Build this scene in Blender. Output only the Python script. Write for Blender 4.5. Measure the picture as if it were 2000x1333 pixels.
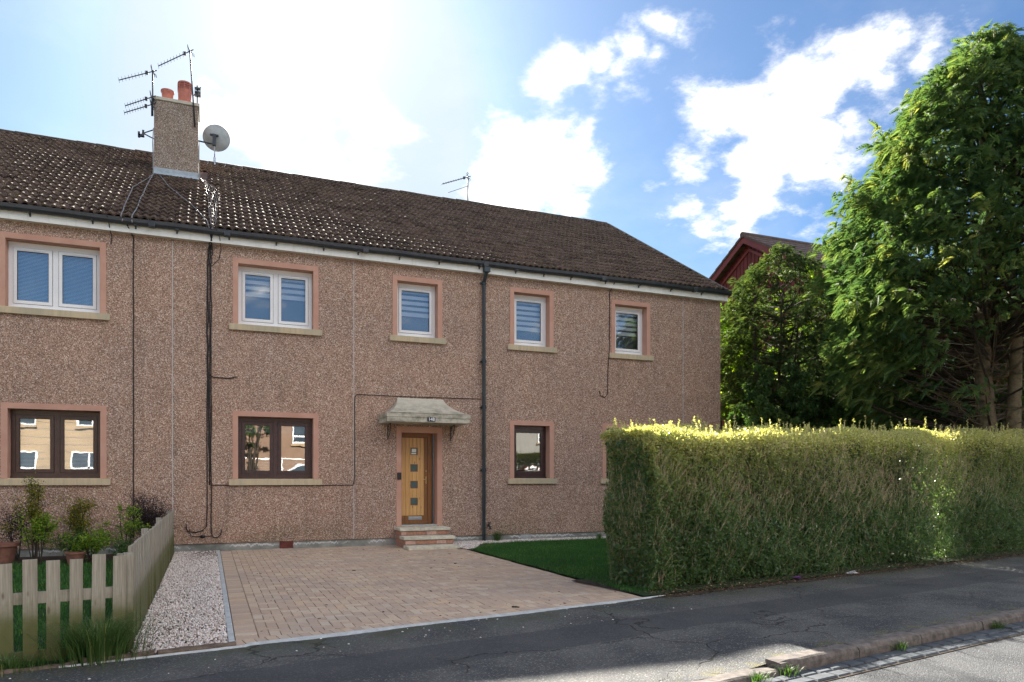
import bpy, math, random
import numpy as np
from mathutils import Vector, Matrix
random.seed(7); rng = np.random.default_rng(7)
for o in list(bpy.data.objects): bpy.data.objects.remove(o)
SC = bpy.context.scene; COL = SC.collection
rad = math.radians

# ------------------------------------------------------------------ camera
CAM = Vector((0.0, -15.85, 1.43))
cam = bpy.data.cameras.new('camera'); camo = bpy.data.objects.new('camera', cam); COL.objects.link(camo)
camo.location = CAM; camo.rotation_euler = (rad(90), 0, -rad(22.54))
cam.sensor_width = 36.0; cam.lens = 36.0*1430/2000; cam.shift_y = 270.5/2000; cam.clip_end = 3000; cam.clip_start = 0.05
SC.camera = camo
FW = Vector((0.38333, 0.92360, 0)); RT = Vector((0.92360, -0.38333, 0))
def skydir(px, py): return (FW + RT*((px-1000)/1430) + Vector((0, 0, (937-py)/1430))).normalized()   # bearing of a cloud

# ------------------------------------------------------------------ sun + sky
SUN = Vector((0.100, 0.850, 0.5175)).normalized()
EL = math.asin(SUN.z); AZ = math.atan2(SUN.x, SUN.y)
sl = bpy.data.lights.new('sun', 'SUN'); sl.energy = 5.0; sl.angle = rad(0.55); sl.color = (1.0, 0.93, 0.82)
so = bpy.data.objects.new('sun', sl); COL.objects.link(so); so.location = (0, 0, 30)
so.rotation_euler = (-SUN).to_track_quat('-Z', 'Y').to_euler()
world = bpy.data.worlds.new('World'); SC.world = world; world.use_nodes = True
SC.view_settings.view_transform = 'Standard'; SC.view_settings.look = 'None'; SC.view_settings.gamma = 1
SC.view_settings.use_curve_mapping = False; SC.view_settings.exposure = 2.3
SKY_STRENGTH, SKY_BLUE, CLOUD, GLOW = 0.10, 0.25, 6.3, .75
SC.render.engine = 'CYCLES'; SC.cycles.max_bounces = 7; SC.cycles.diffuse_bounces = 3; SC.cycles.transparent_max_bounces = 12
SC.cycles.transmission_bounces = 4; SC.cycles.glossy_bounces = 3; SC.cycles.use_denoising = True; SC.cycles.sample_clamp_indirect = 6

class NT:
    def __init__(s, tree): s.t = tree; s.n = tree.nodes; s.l = tree.links
    def node(s, ty, ins=None, **kw):
        nd = s.n.new(ty)
        for k, v in kw.items(): setattr(nd, k, v)
        for k, v in (ins or {}).items(): s.put(nd.inputs[k], v)
        return nd
    def put(s, sock, v):
        if isinstance(v, bpy.types.NodeSocket): s.l.new(v, sock)
        elif v is not None:
            if sock.type == 'RGBA' and len(v) == 3: v = (*v, 1)
            sock.default_value = v
    def math(s, op, a, b=None, c=None, clamp=False):
        nd = s.node('ShaderNodeMath', operation=op, use_clamp=clamp); s.put(nd.inputs[0], a)
        if b is not None: s.put(nd.inputs[1], b)
        if c is not None: s.put(nd.inputs[2], c)
        return nd.outputs[0]
    def vm(s, op, a, b=None, scale=None, out=0):
        nd = s.node('ShaderNodeVectorMath', operation=op); s.put(nd.inputs[0], a)
        if b is not None: s.put(nd.inputs[1], b)
        if scale is not None: s.put(nd.inputs['Scale'], scale)
        return nd.outputs[out]
    def mix(s, f, a, b, blend='MIX'):
        nd = s.node('ShaderNodeMix', data_type='RGBA', blend_type=blend); s.put(nd.inputs[0], f); s.put(nd.inputs[6], a); s.put(nd.inputs[7], b)
        return nd.outputs[2]
    def noise(s, vec, scale, detail=4, rough=.55, out=0, dist=0):
        nd = s.node('ShaderNodeTexNoise', {'Scale': scale, 'Detail': detail, 'Roughness': rough, 'Distortion': dist})
        if vec is not None: s.put(nd.inputs['Vector'], vec)
        return nd.outputs[out]
    def ramp(s, f, lo, hi, a=0., b=1., interp='SMOOTHSTEP'):
        nd = s.node('ShaderNodeMapRange', interpolation_type=interp); nd.clamp = True
        for i, v in enumerate((f, lo, hi, a, b)): s.put(nd.inputs[i], v)
        return nd.outputs[0]
    def cramp(s, f, stops):
        nd = s.node('ShaderNodeValToRGB'); s.put(nd.inputs[0], f); e = nd.color_ramp.elements
        while len(e) < len(stops): e.new(0.5)
        for i, (p, c) in enumerate(stops): e[i].position = p; e[i].color = (*c, 1)
        return nd.outputs[0]

w = NT(world.node_tree); w.n.clear()
tc = w.node('ShaderNodeTexCoord').outputs['Generated']
D = w.vm('NORMALIZE', tc)
sky = w.node('ShaderNodeTexSky', sky_type='NISHITA', sun_disc=False, sun_elevation=EL, sun_rotation=AZ, air_density=1.0, dust_density=0.6, ozone_density=2.5, altitude=50)
blue = w.vm('MINIMUM', w.vm('MULTIPLY', sky.outputs[0], (SKY_BLUE*.72, SKY_BLUE*.94, SKY_BLUE*1.14)), (1.42, 1.70, 2.06))
sep = w.node('ShaderNodeSeparateXYZ', {0: D})
# clouds lie on a layer: perspective of a high plane
den = w.math('ADD', w.math('MAXIMUM', sep.outputs[2], 0.02), 0.22)
plane = w.vm('DIVIDE', D, w.node('ShaderNodeCombineXYZ', {0: den, 1: den, 2: 1.0}).outputs[0])
fb = w.noise(w.vm('ADD', plane, (3.7, 1.3, 0)), 5.0, 9, .62)
nv = w.vm('SUBTRACT', w.noise(D, 7.0, 5, .55, out=1), (0.5, 0.5, 0.5))
DW = w.vm('ADD', D, w.vm('SCALE', nv, scale=0.10))
blobs = [(1400,195,55),(1450,215,70),(1530,190,95),(1620,160,90),(1720,120,80),(1790,90,45),(1500,290,80),(1480,370,60),(1570,340,60),(1640,300,45),(1450,430,45),(1660,215,60),
 (1300,50,42),(1230,100,40),(1290,120,30),(1170,110,30),(1100,140,34),(1080,180,30),(1230,190,34),(1150,250,45),(1100,310,60),(1000,350,75),(940,380,50),(1100,390,55),(990,280,34),(1310,420,22),(1150,345,45), (1165,190,34), (1175,215,30), (1120,230,26), (1345,60,24), (1210,150,40), (1060,290,60), (1190,290,26), (1350,330,18), (1270,370,16), (1590,250,60), (1690,170,60), (1480,330,60), (1510,400,50), (1400,230,50), (1400,160,26), (1380,470,24), (1620,330,50),
 (700,255,70),(620,250,50),(640,310,75),(500,270,60),(440,250,45),(540,320,50),(760,230,30),(1600,470,35)]
best = None
for px, py, r in blobs:
    d = skydir(px, py); rr = r/1430/(1+((px-1000)**2+(937-py)**2)/1430**2)**.75
    dist = w.vm('DISTANCE', DW, tuple(d), out=1)
    v = w.math('MULTIPLY_ADD', dist, -1/.042, rr/.042)
    best = v if best is None else w.math('MAXIMUM', best, v)
# away from the photographed part of the sky broken cloud goes on, shaped clear low down so the panes reflect blue
inview = w.ramp(w.vm('DOT_PRODUCT', D, tuple(skydir(1000, 330)), out=1), .80, .62)
gen = w.math('ADD', w.ramp(w.noise(plane, 1.3, 3, .5), .44, .56, -1.2, 1.0), w.ramp(sep.outputs[2], .18, .42, -1.6, 0))
gen = w.math('ADD', w.math('MULTIPLY', gen, inview), w.math('MULTIPLY', w.math('SUBTRACT', 1.0, inview), -1.5))
best = w.math('MAXIMUM', w.math('MAXIMUM', best, -1.2), gen)
dens = w.math('ADD', best, w.math('MULTIPLY', w.math('SUBTRACT', fb, 0.47), 5.0))
mask = w.math('MULTIPLY', w.ramp(dens, -0.35, 0.95), w.ramp(sep.outputs[2], 0.0, 0.06))
haze = w.ramp(w.noise(plane, 2.2, 6, .6), .42, .75, 0, .16)
mask = w.math('MAXIMUM', mask, haze)
cl = w.ramp(w.math('ADD', dens, w.math('MULTIPLY', w.noise(plane, 11, 5, .55), .8)), .3, 1.9, CLOUD*.45, CLOUD)
ccol = w.vm('SCALE', (1.0, 0.985, 0.97), scale=cl)
col = w.mix(mask, blue, ccol)
# bright haze around the sun
sd = w.vm('DOT_PRODUCT', D, tuple(SUN), out=1)
ang = w.math('ARCCOSINE', w.math('MINIMUM', sd, 0.99999))
g1 = w.math('EXPONENT', w.math('MULTIPLY', w.math('MULTIPLY', ang, ang), -1/(.105**2)))
g2 = w.math('EXPONENT', w.math('MULTIPLY', ang, -1/.20))
gl = w.math('MULTIPLY', w.math('ADD', g1, w.math('MULTIPLY', g2, .55)), GLOW)
gl = w.math('MULTIPLY', gl, w.ramp(sep.outputs[2], -.05, .05))
col = w.vm('ADD', col, w.vm('SCALE', (1.0, .97, .93), scale=gl))
bg = w.node('ShaderNodeBackground', {'Color': col, 'Strength': SKY_STRENGTH})
w.l.new(bg.outputs[0], w.node('ShaderNodeOutputWorld').inputs[0])

# ------------------------------------------------------------------ materials
def mat(name, build, rough=.8, spec=.3, metal=0.0):
    m = bpy.data.materials.new(name); m.use_nodes = True; t = NT(m.node_tree); t.n.clear()
    out = t.node('ShaderNodeOutputMaterial'); b = t.node('ShaderNodeBsdfPrincipled', {'Roughness': rough, 'Specular IOR Level': spec, 'Metallic': metal})
    r = build(t, b)
    t.l.new((r if r is not None else b.outputs[0]), out.inputs[0]); return m
def objc(t): return t.node('ShaderNodeTexCoord').outputs['Object']
def pos(t): return t.node('ShaderNodeNewGeometry').outputs['Position']
def bump(t, b, h, strength=.4, dist=.01):
    t.put(b.inputs['Normal'], t.node('ShaderNodeBump', {'Strength': strength, 'Distance': dist, 'Height': h}).outputs[0])
def plain(name, c, rough=.6, var=.12, scale=8, spec=.3, metal=0, b_=.15, fine=60):
    def f(t, b):
        p = pos(t); n = t.noise(p, scale, 5, .6); n2 = t.noise(p, fine, 3, .6)
        k = t.math('ADD', t.math('MULTIPLY', n, .7), t.math('MULTIPLY', n2, .3))
        t.put(b.inputs['Base Color'], t.mix(t.ramp(k, .3, .7), tuple(x*(1-var) for x in c), tuple(min(1, x*(1+var)) for x in c)))
        t.put(b.inputs['Roughness'], t.ramp(n2, .3, .7, max(.05, rough-.08), min(1, rough+.08)))
        if b_: bump(t, b, n2, b_, .004)
    return mat(name, f, rough, spec, metal)
M = {}
def roughcast(name, tint, base_dark=0.0):
    def f(t, b):
        p = pos(t)
        v = t.node('ShaderNodeTexVoronoi', {'Vector': t.vm('ADD', p, t.vm('SCALE', t.noise(p, 80, 2, .5, out=1), scale=.008)), 'Scale': 88.0, 'Randomness': 1.0}, feature='F1')
        r = t.node('ShaderNodeSeparateColor', {0: v.outputs['Color']}).outputs[0]
        r2 = t.node('ShaderNodeSeparateColor', {0: v.outputs['Color']}).outputs[1]
        c = t.cramp(r, [(0, (.11, .076, .066)), (.16, (.21, .138, .11)), (.45, (.355, .225, .175)), (.70, (.45, .30, .235)), (.86, (.54, .40, .33)), (.95, (.72, .62, .55)), (1, (.84, .77, .71))])
        big = t.noise(p, .55, 5, .6); mid = t.noise(p, 3.0, 5, .65)
        c = t.mix(t.ramp(big, .35, .65, 0, .45), c, t.mix(1.0, c, (.82, .90, 1.0), 'MULTIPLY'))
        c = t.mix(t.ramp(mid, .35, .7, 0, .38), c, t.mix(1.0, c, (.72, .70, .70), 'MULTIPLY'))
        st_ = t.math('MULTIPLY', t.ramp(t.noise(t.vm('MULTIPLY', p, (4.5, 4.5, .35)), 1, 5, .6), .50, .68), t.ramp(t.noise(p, .8, 3, .5), .40, .60)); c = t.mix(t.math('MULTIPLY', st_, .42), c, t.mix(1.0, c, (.55, .57, .56), 'MULTIPLY'))
        # soot and algae streaks low on the wall and under the sills
        s = t.node('ShaderNodeSeparateXYZ', {0: p})
        low = t.math('MULTIPLY', t.ramp(s.outputs[2], 0.75, 0.1, 0, 1), t.ramp(t.noise(p, 1.3, 4, .6), .38, .66))
        c = t.mix(t.math('MULTIPLY', low, .55), c, t.mix(1.0, c, (.48, .56, .46), 'MULTIPLY'))
        c = t.mix(1.0, c, tint, 'MULTIPLY')
        t.put(b.inputs['Base Color'], c)
        t.put(b.inputs['Roughness'], t.ramp(r2, 0, 1, .55, .95))
        h = t.math('SUBTRACT', 1.0, v.outputs['Distance'])
        bump(t, b, h, .40, .004)
    return mat(name, f, .85, .3)
M['wall'] = roughcast('pebble_dash_render', (1.06, 1.0, .92))
M['wall2'] = roughcast('chimney_render', (.80, .88, .86))
def f(t, b):
    p = pos(t); n = t.noise(p, 2.2, 6, .65); n2 = t.noise(p, 28, 4, .6)
    c = t.mix(t.ramp(n, .3, .7), (.50, .275, .205), (.57, .335, .255))
    c = t.mix(t.ramp(n2, .62, .8, 0, .5), c, (.40, .24, .18)); t.put(b.inputs['Base Color'], c); bump(t, b, n2, .2, .004)
M['paint_salmon'] = mat('salmon_masonry_paint', f, .75)
def f(t, b):
    p = pos(t); st = t.noise(t.vm('MULTIPLY', p, (14, 14, 1.5)), 1, 5, .6); n = t.noise(p, 30, 4, .6); g = t.noise(p, 1.1, 3, .5)
    c = t.mix(t.ramp(st, .35, .75, 0, .7), (.58, .47, .31), (.38, .33, .24))
    c = t.mix(t.ramp(g, .45, .6, 0, .6), c, (.38, .35, .26)); c = t.mix(t.ramp(n, .6, .8, 0, .5), c, (.18, .16, .12))
    t.put(b.inputs['Base Color'], c); bump(t, b, n, .3, .004)
M['sill'] = mat('stained_cream_sill', f, .8)
def f(t, b):
    p = pos(t); n = t.noise(t.vm('MULTIPLY', p, (1, 1, 1.4)), 5, 7, .7); n2 = t.noise(p, 45, 4, .65); z = t.node('ShaderNodeSeparateXYZ', {0: p}).outputs[2]
    k = t.math('MULTIPLY', t.ramp(n, .40, .66), t.ramp(z, 3.15, 2.83, .25, .85))
    c = t.mix(k, (.56, .52, .43), (.22, .21, .155)); c = t.mix(t.ramp(n2, .5, .75, 0, .7), c, (.28, .26, .19))
    t.put(b.inputs['Base Color'], c); bump(t, b, n2, .4, .006)
M['canopy'] = mat('lichened_concrete', f, .9)
M['upvc'] = plain('white_upvc', (.82, .82, .83), .3, .03, 3, .5, b_=0)
M['gasket'] = plain('black_gasket', (.03, .03, .035), .5, .1)
M['brown_frame'] = plain('brown_stained_frame', (.050, .024, .024), .35, .25, 12, .5)
def f(t, b):
    p = pos(t); st = t.noise(t.vm('MULTIPLY', p, (9, 9, .8)), 1, 6, .65)
    c = t.mix(t.ramp(st, .5, .8, 0, .55), (.80, .80, .77), (.52, .50, .43)); t.put(b.inputs['Base Color'], c)
M['fascia'] = mat('white_fascia_paint', f, .55)
M['gutter'] = plain('black_gutter', (.028, .032, .037), .35, .25, 6, .5)
M['pipe'] = plain('dark_green_black_pipe', (.018, .032, .040), .38, .25, 5, .5)
M['cable'] = plain('black_cable', (.02, .02, .022), .5, .2)
M['cable_w'] = plain('weathered_white_cable', (.20, .165, .15), .5, .15)
M['cable_g'] = plain('grey_cable', (.25, .24, .25), .5, .15)
M['metal_dark'] = plain('dark_aerial_metal', (.06, .065, .075), .45, .2, metal=.6)
M['metal'] = plain('galvanised_metal', (.45, .47, .50), .35, .1, metal=.8)
M['brass'] = plain('brass', (.6, .42, .18), .3, .1, metal=1)
def f(t, b):
    p = pos(t); n = t.noise(p, 1.2, 6, .6); n2 = t.noise(p, 38, 5, .7)
    info = t.node('ShaderNodeObjectInfo').outputs['Random']; at = t.node('ShaderNodeAttribute', attribute_name='var').outputs['Fac']
    k = t.math('FRACT', t.math('ADD', info, at))
    c = t.mix(k, (.046, .031, .027), (.115, .076, .062)); c = t.mix(t.ramp(n, .4, .7, 0, .6), c, (.11, .078, .062))
    c = t.mix(t.ramp(n2, .55, .68, 0, .9), c, (.42, .34, .22)); c = t.mix(t.ramp(t.noise(p, 17, 4, .6), .58, .72, 0, .8), c, (.22, .19, .07))
    eg = t.node('ShaderNodeAttribute', attribute_name='edge').outputs['Fac']; c = t.mix(t.math('MULTIPLY', eg, t.math('MULTIPLY', t.ramp(t.noise(p, 30, 4, .7), .46, .60, 0, .85), t.ramp(t.noise(p, 2.1, 4, .6), .34, .60, .25, 1))), c, t.mix(t.noise(p, 7, 3), (.17, .105, .060), (.15, .125, .10)))  # sunlit flecks painted as a pale lichen tone on each tile's front edge
    t.put(b.inputs['Base Color'], c); t.put(b.inputs['Roughness'], .80); bump(t, b, n2, .6, .008)
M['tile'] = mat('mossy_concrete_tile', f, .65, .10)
M['ridge'] = plain('ridge_tile', (.060, .052, .048), .8, .4, 9)
M['pot'] = plain('terracotta', (.46, .17, .135), .7, .2, 9)
M['pot_old'] = plain('weathered_terracotta', (.20, .095, .07), .85, .3, 9)
M['vent_red'] = plain('dark_red_clay', (.17, .055, .045), .85, .3, 9)
M['lead'] = plain('pale_flashing', (.36, .41, .46), .6, .2, 12)
def f(t, b):
    p = pos(t); n = t.noise(p, 2.5, 6, .6); z = t.node('ShaderNodeSeparateXYZ', {0: p}).outputs[2]
    c = t.mix(t.ramp(n, .35, .65), (.20, .21, .19), (.36, .36, .33))
    wig = t.math('ADD', z, t.math('MULTIPLY', t.math('SUBTRACT', t.noise(t.vm('MULTIPLY', p, (7, 1, .2)), 1, 6, .75), .5), .30))
    band = t.math('MULTIPLY', t.ramp(wig, .070, .085), t.ramp(wig, .118, .098)); c = t.mix(t.math('MULTIPLY', t.math('MULTIPLY', band, t.ramp(t.noise(p, 1.7, 3, .5), .42, .55)), .85), c, (.72, .73, .74))
    t.put(b.inputs['Base Color'], c); bump(t, b, t.noise(p, 30, 4), .4, .006)
M['plinth'] = mat('grey_plinth_with_drips', f, .9)
def wood(name, a, c2, green=0.0, sc=1.0, rough=.6):
    def f(t, b):
        p = objc(t); g = t.noise(t.vm('MULTIPLY', p, (70*sc, 70*sc, 3*sc)), 1, 6, .65); n = t.noise(p, 5, 5, .6)
        rnd = t.node('ShaderNodeObjectInfo').outputs['Random']
        c = t.mix(t.ramp(g, .3, .7), a, c2); c = t.mix(t.math('MULTIPLY', rnd, .45), c, t.mix(1., c, (.74, .70, .62), 'MULTIPLY'))
        v = t.node('ShaderNodeTexVoronoi', {'Vector': t.vm('ADD', t.vm('MULTIPLY', p, (9, 9, 3.0)), t.vm('SCALE', t.node('ShaderNodeCombineXYZ', {0: rnd, 1: rnd, 2: rnd}).outputs[0], scale=9.0)), 'Scale': 1.0}).outputs['Distance']
        c = t.mix(t.ramp(v, .13, .05, 0, .75), c, (.10, .065, .045))
        if green:
            z = t.node('ShaderNodeSeparateXYZ', {0: pos(t)}).outputs[2]
            k = t.math('MULTIPLY', t.ramp(t.math('ADD', z, t.math('MULTIPLY', n, -.55)), .28, -.05), green); c = t.mix(k, c, (.085, .095, .022))
        t.put(b.inputs['Base Color'], c); bump(t, b, g, .35, .004)
    return mat(name, f, rough)
M['fence_wood'] = wood('weathered_fence_wood', (.25, .23, .19), (.41, .385, .33), .9)
M['oak'] = wood('golden_oak', (.58, .32, .115), (.74, .45, .19), 0, 1, .42)
M['oak_dark'] = wood('dark_oak', (.20, .09, .035), (.30, .14, .055), 0, 1, .45)
def f(t, b):
    rnd = t.node('ShaderNodeObjectInfo').outputs['Random']; at = t.node('ShaderNodeAttribute', attribute_name='var').outputs['Fac']
    k = t.math('FRACT', t.math('ADD', rnd, at)); p = pos(t)
    c = t.cramp(k, [(0, (.46, .34, .255)), (.25, (.52, .39, .285)), (.5, (.50, .385, .30)), (.75, (.58, .44, .31)), (.9, (.60, .50, .39)), (1, (.59, .42, .275))])
    n = t.noise(p, 70, 4, .7); c = t.mix(t.ramp(n, .35, .7, 0, .35), c, (.28, .21, .17)); n2 = t.noise(p, .9, 5, .6)
    c = t.mix(t.ramp(n2, .42, .68, 0, .35), c, (.33, .28, .26)); t.put(b.inputs['Base Color'], c); bump(t, b, n, .3, .003)
M['paver'] = mat('block_paver', f, .85)
M['joint'] = plain('sandy_joint', (.075, .065, .055), .95, .3, 20)
M['brick'] = plain('orange_brick', (.42, .215, .145), .85, .25, 20)
M['brick2'] = plain('pink_brick', (.56, .34, .27), .85, .2, 20)
M['mortar'] = plain('mortar', (.26, .24, .22), .95, .2, 20)
M['slab'] = plain('riven_slab', (.58, .55, .45), .8, .25, 7, b_=.4, fine=25)
M['concrete'] = plain('pale_concrete', (.46, .48, .48), .9, .2, 12)
M['edging'] = plain('brown_concrete_edging', (.14, .105, .08), .95, .45, 9, b_=.5)
def tarmac(name, a, bcol, fleck, road=False):
    def f(t, b):
        p = objc(t); v = t.node('ShaderNodeTexVoronoi', {'Vector': p, 'Scale': 95.0}); r = t.node('ShaderNodeSeparateColor', {0: v.outputs['Color']}).outputs[0]
        n = t.noise(p, 1.1, 6, .6); c = t.mix(t.ramp(n, .35, .65), a, bcol)
        c = t.mix(t.ramp(r, .80, 1.0, 0, .6), c, fleck); c = t.mix(t.ramp(r, .2, 0, 0, .45), c, (.03, .03, .03))
        s = t.node('ShaderNodeSeparateXYZ', {0: p}); hh = t.math('SUBTRACT', 1.0, v.outputs['Distance'])
        if not road:
            wv = t.math('ADD', s.outputs[1], t.math('MULTIPLY', t.noise(p, .5, 3), .18))
            # smoother strip of a trench reinstatement, running along the footway
            band = t.math('MULTIPLY', t.ramp(wv, -.80, -.78), t.ramp(wv, -1.42, -1.40, 1, 0)); band = t.math('MULTIPLY', t.ramp(wv, -.74, -.76), t.ramp(wv, -1.42, -1.40))
            c = t.mix(t.math('MULTIPLY', band, .62), c, (.050, .053, .058))
            moss = t.math('MULTIPLY', t.ramp(wv, -.75, -.05), t.ramp(t.noise(p, 2.2, 6, .65), .40, .62)); c = t.mix(t.math('MULTIPLY', moss, .75), c, (.055, .062, .032))
            gm = t.math('MULTIPLY', t.ramp(wv, -2.35, -2.7), t.ramp(t.noise(p, 5.2, 6, .65), .5, .62)); c = t.mix(t.math('MULTIPLY', gm, .7), c, (.17, .15, .035))
        if not road:
            cv = t.vm('ADD', t.vm('MULTIPLY', p, (.42, .62, 1)), t.vm('SCALE', t.noise(p, 1.4, 5, .6, out=1), scale=.35))
            e = t.node('ShaderNodeTexVoronoi', {'Vector': cv, 'Scale': 1.0}, feature='DISTANCE_TO_EDGE').outputs['Distance']
            br = t.ramp(t.noise(p, .8, 2), .46, .56); cr = t.math('MULTIPLY', t.ramp(e, .0065, .001), br); c = t.mix(t.math('MULTIPLY', cr, .8), c, (.012, .012, .010))
            hh = t.math('SUBTRACT', hh, t.math('MULTIPLY', cr, 2.0))
        t.put(b.inputs['Base Color'], c); bump(t, b, hh, 1.0, .008)
    return mat(name, f, .85, .35)
M['pave'] = tarmac('footway_tarmac', (.048, .052, .057), (.110, .110, .108), (.30, .29, .27))
M['road'] = tarmac('road_tarmac', (.040, .044, .050), (.072, .075, .080), (.20, .20, .20), True)
M['kerb'] = plain('whin_kerb', (.135, .118, .108), .9, .45, 14, b_=.6, fine=90)
M['sett'] = plain('grey_sett', (.070, .080, .092), .75, .3, 9, b_=.4)
M['soil'] = plain('dark_soil', (.045, .034, .024), 1., .5, 8, b_=.6)
M['moss'] = plain('dark_moss', (.030, .026, .018), 1., .4, 20)
M['ground'] = plain('rough_grass_ground', (.045, .060, .020), 1., .4, .7)
M['lawnbase'] = plain('lawn_base', (.015, .038, .009), 1., .4, 5)
def varmat(name, stops, rough=.7, trans=0.0, spec=.3, tcol=(1.3, 1.5, .6)):
    def f(t, b):
        at = t.node('ShaderNodeAttribute', attribute_name='var').outputs['Fac']
        c = t.cramp(at, stops); t.put(b.inputs['Base Color'], c)
        if trans:
            tr = t.node('ShaderNodeBsdfTranslucent', {'Color': t.mix(1., c, tcol, 'MULTIPLY')})
            ms = t.node('ShaderNodeMixShader', {0: trans}); t.l.new(b.outputs[0], ms.inputs[1]); t.l.new(tr.outputs[0], ms.inputs[2]); return ms.outputs[0]
    return mat(name, f, rough, spec)
M['gravel'] = varmat('pink_white_gravel', [(0, (.12, .09, .08)), (.08, (.38, .27, .22)), (.35, (.60, .49, .43)), (.65, (.78, .71, .67)), (1, (.90, .87, .84))], .8)
M['grass'] = varmat('lawn_blades', [(0, (.025, .085, .022)), (.5, (.050, .160, .040)), (.85, (.11, .24, .055)), (1, (.28, .31, .12))], .6, .35, .15)
M['tuft'] = varmat('long_grass', [(0, (.035, .075, .02)), (.6, (.08, .15, .045)), (.9, (.15, .21, .08)), (1, (.30, .27, .12))], .5, .35)
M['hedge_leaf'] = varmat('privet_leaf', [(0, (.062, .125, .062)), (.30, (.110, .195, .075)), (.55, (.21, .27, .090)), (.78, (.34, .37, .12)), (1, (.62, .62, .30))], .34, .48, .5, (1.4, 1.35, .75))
M['twig'] = plain('hedge_twig', (.42, .34, .22), .85, .35, 10)
M['cypress'] = varmat('cypress_spray', [(0, (.045, .095, .048)), (.35, (.080, .145, .056)), (.7, (.135, .195, .065)), (1, (.27, .28, .09))], .65, .46, .15, (1.25, 1.3, .65))
M['yew'] = varmat('dark_conifer_spray', [(0, (.036, .060, .028)), (.5, (.068, .098, .038)), (1, (.14, .16, .06))], .75, .35, .1)
M['bright_leaf'] = varmat('spring_leaf', [(0, (.05, .12, .02)), (.5, (.14, .25, .03)), (1, (.34, .42, .05))], .5, .5, .35, (1.6, 1.6, .4))
M['dark_leaf'] = varmat('shade_leaf', [(0, (.040, .080, .034)), (.6, (.075, .135, .045)), (1, (.14, .21, .06))], .7, .35, .15)
M['gold_leaf'] = varmat('gold_leaf', [(0, (.05, .075, .015)), (.5, (.12, .14, .02)), (1, (.42, .33, .035))], .55, .35)
M['purple_leaf'] = varmat('purple_leaf', [(0, (.014, .010, .016)), (.7, (.035, .022, .034)), (1, (.07, .05, .05))], .55, .2)
M['litter'] = varmat('leaf_litter', [(0, (.05, .030, .018)), (.5, (.14, .085, .05)), (.85, (.26, .17, .10)), (1, (.42, .33, .22))], .9)
M['bark'] = plain('bark', (.15, .12, .075), .95, .45, 6, b_=.8, fine=25)
M['bark_dark'] = plain('dark_bark', (.055, .043, .034), .95, .4, 8, b_=.6)
M['inside'] = plain('dim_interior', (.20, .19, .18), .9, .1, 2)
M['blind'] = plain('white_blind', (.74, .76, .78), .6, .04, 4, b_=0)
M['blind_sky_tint'] = plain('sky_tinted_blind', (.50, .66, .84), .6, .04, 4, b_=0)  # blue of the reflected sky put into the blind's own colour
M['blind_grey'] = plain('grey_roller_blind', (.20, .22, .25), .8, .1, 30)
def f(t, b):
    tr = t.node('ShaderNodeBsdfTransparent', {'Color': (.86, .90, .93)}); gl = t.node('ShaderNodeBsdfGlossy', {'Color': (.95, .98, 1.0), 'Roughness': .004})
    fr = t.node('ShaderNodeFresnel', {'IOR': 1.45}).outputs[0]; k = t.math('ADD', t.math('MULTIPLY', fr, 1.2), .20, clamp=True)
    n = t.noise(pos(t), 2.5, 2, .5); t.put(gl.inputs['Normal'], t.node('ShaderNodeBump', {'Strength': .045, 'Distance': .01, 'Height': n}).outputs[0])
    ms = t.node('ShaderNodeMixShader', {0: k}); t.l.new(tr.outputs[0], ms.inputs[1]); t.l.new(gl.outputs[0], ms.inputs[2]); return ms.outputs[0]
M['glass'] = mat('window_glass', f)
M['frosted'] = plain('dark_door_glass', (.09, .13, .13), .08, .2, 5, .6)
M['paper'] = plain('pale_paper', (.75, .78, .70), .7, .05)
M['plaque'] = plain('navy_plaque', (.012, .020, .045), .4, .1)
M['white'] = plain('white_paint', (.85, .85, .85), .5, .03)
M['red_render'] = plain('dark_red_boards', (.13, .026, .026), .75, .2, 2)
M['red_barge'] = plain('red_bargeboard', (.18, .035, .034), .6, .15, 2)
M['far_tile'] = plain('brown_roof', (.11, .075, .065), .8, .3, 6, b_=.5, fine=14)
M['sandstone'] = plain('sandstone', (.40, .29, .18), .9, .12, 1.5)
M['opp_grey'] = plain('grey_harl', (.24, .23, .21), .9, .1, 2)
M['brownwall'] = plain('brown_harl', (.26, .17, .12), .9, .15, 3)
M['redpanel'] = plain('red_panel', (.42, .06, .05), .7, .1, 2)
M['darkglass'] = plain('dark_glazing', (.05, .07, .09), .08, .2, 2, .6)
M['carwhite'] = plain('white_car_paint', (.75, .76, .78), .2, .03, 2, .6, b_=0)
M['carred'] = plain('red_car_paint', (.55, .03, .025), .2, .05, 2, .6, b_=0)
M['rubber'] = plain('rubber', (.02, .02, .02), .8, .2)
M['purple'] = plain('purple_wrapper', (.20, .06, .28), .4, .2)
M['silver'] = plain('silver_wrapper', (.65, .68, .75), .3, .2, metal=.5)

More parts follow.
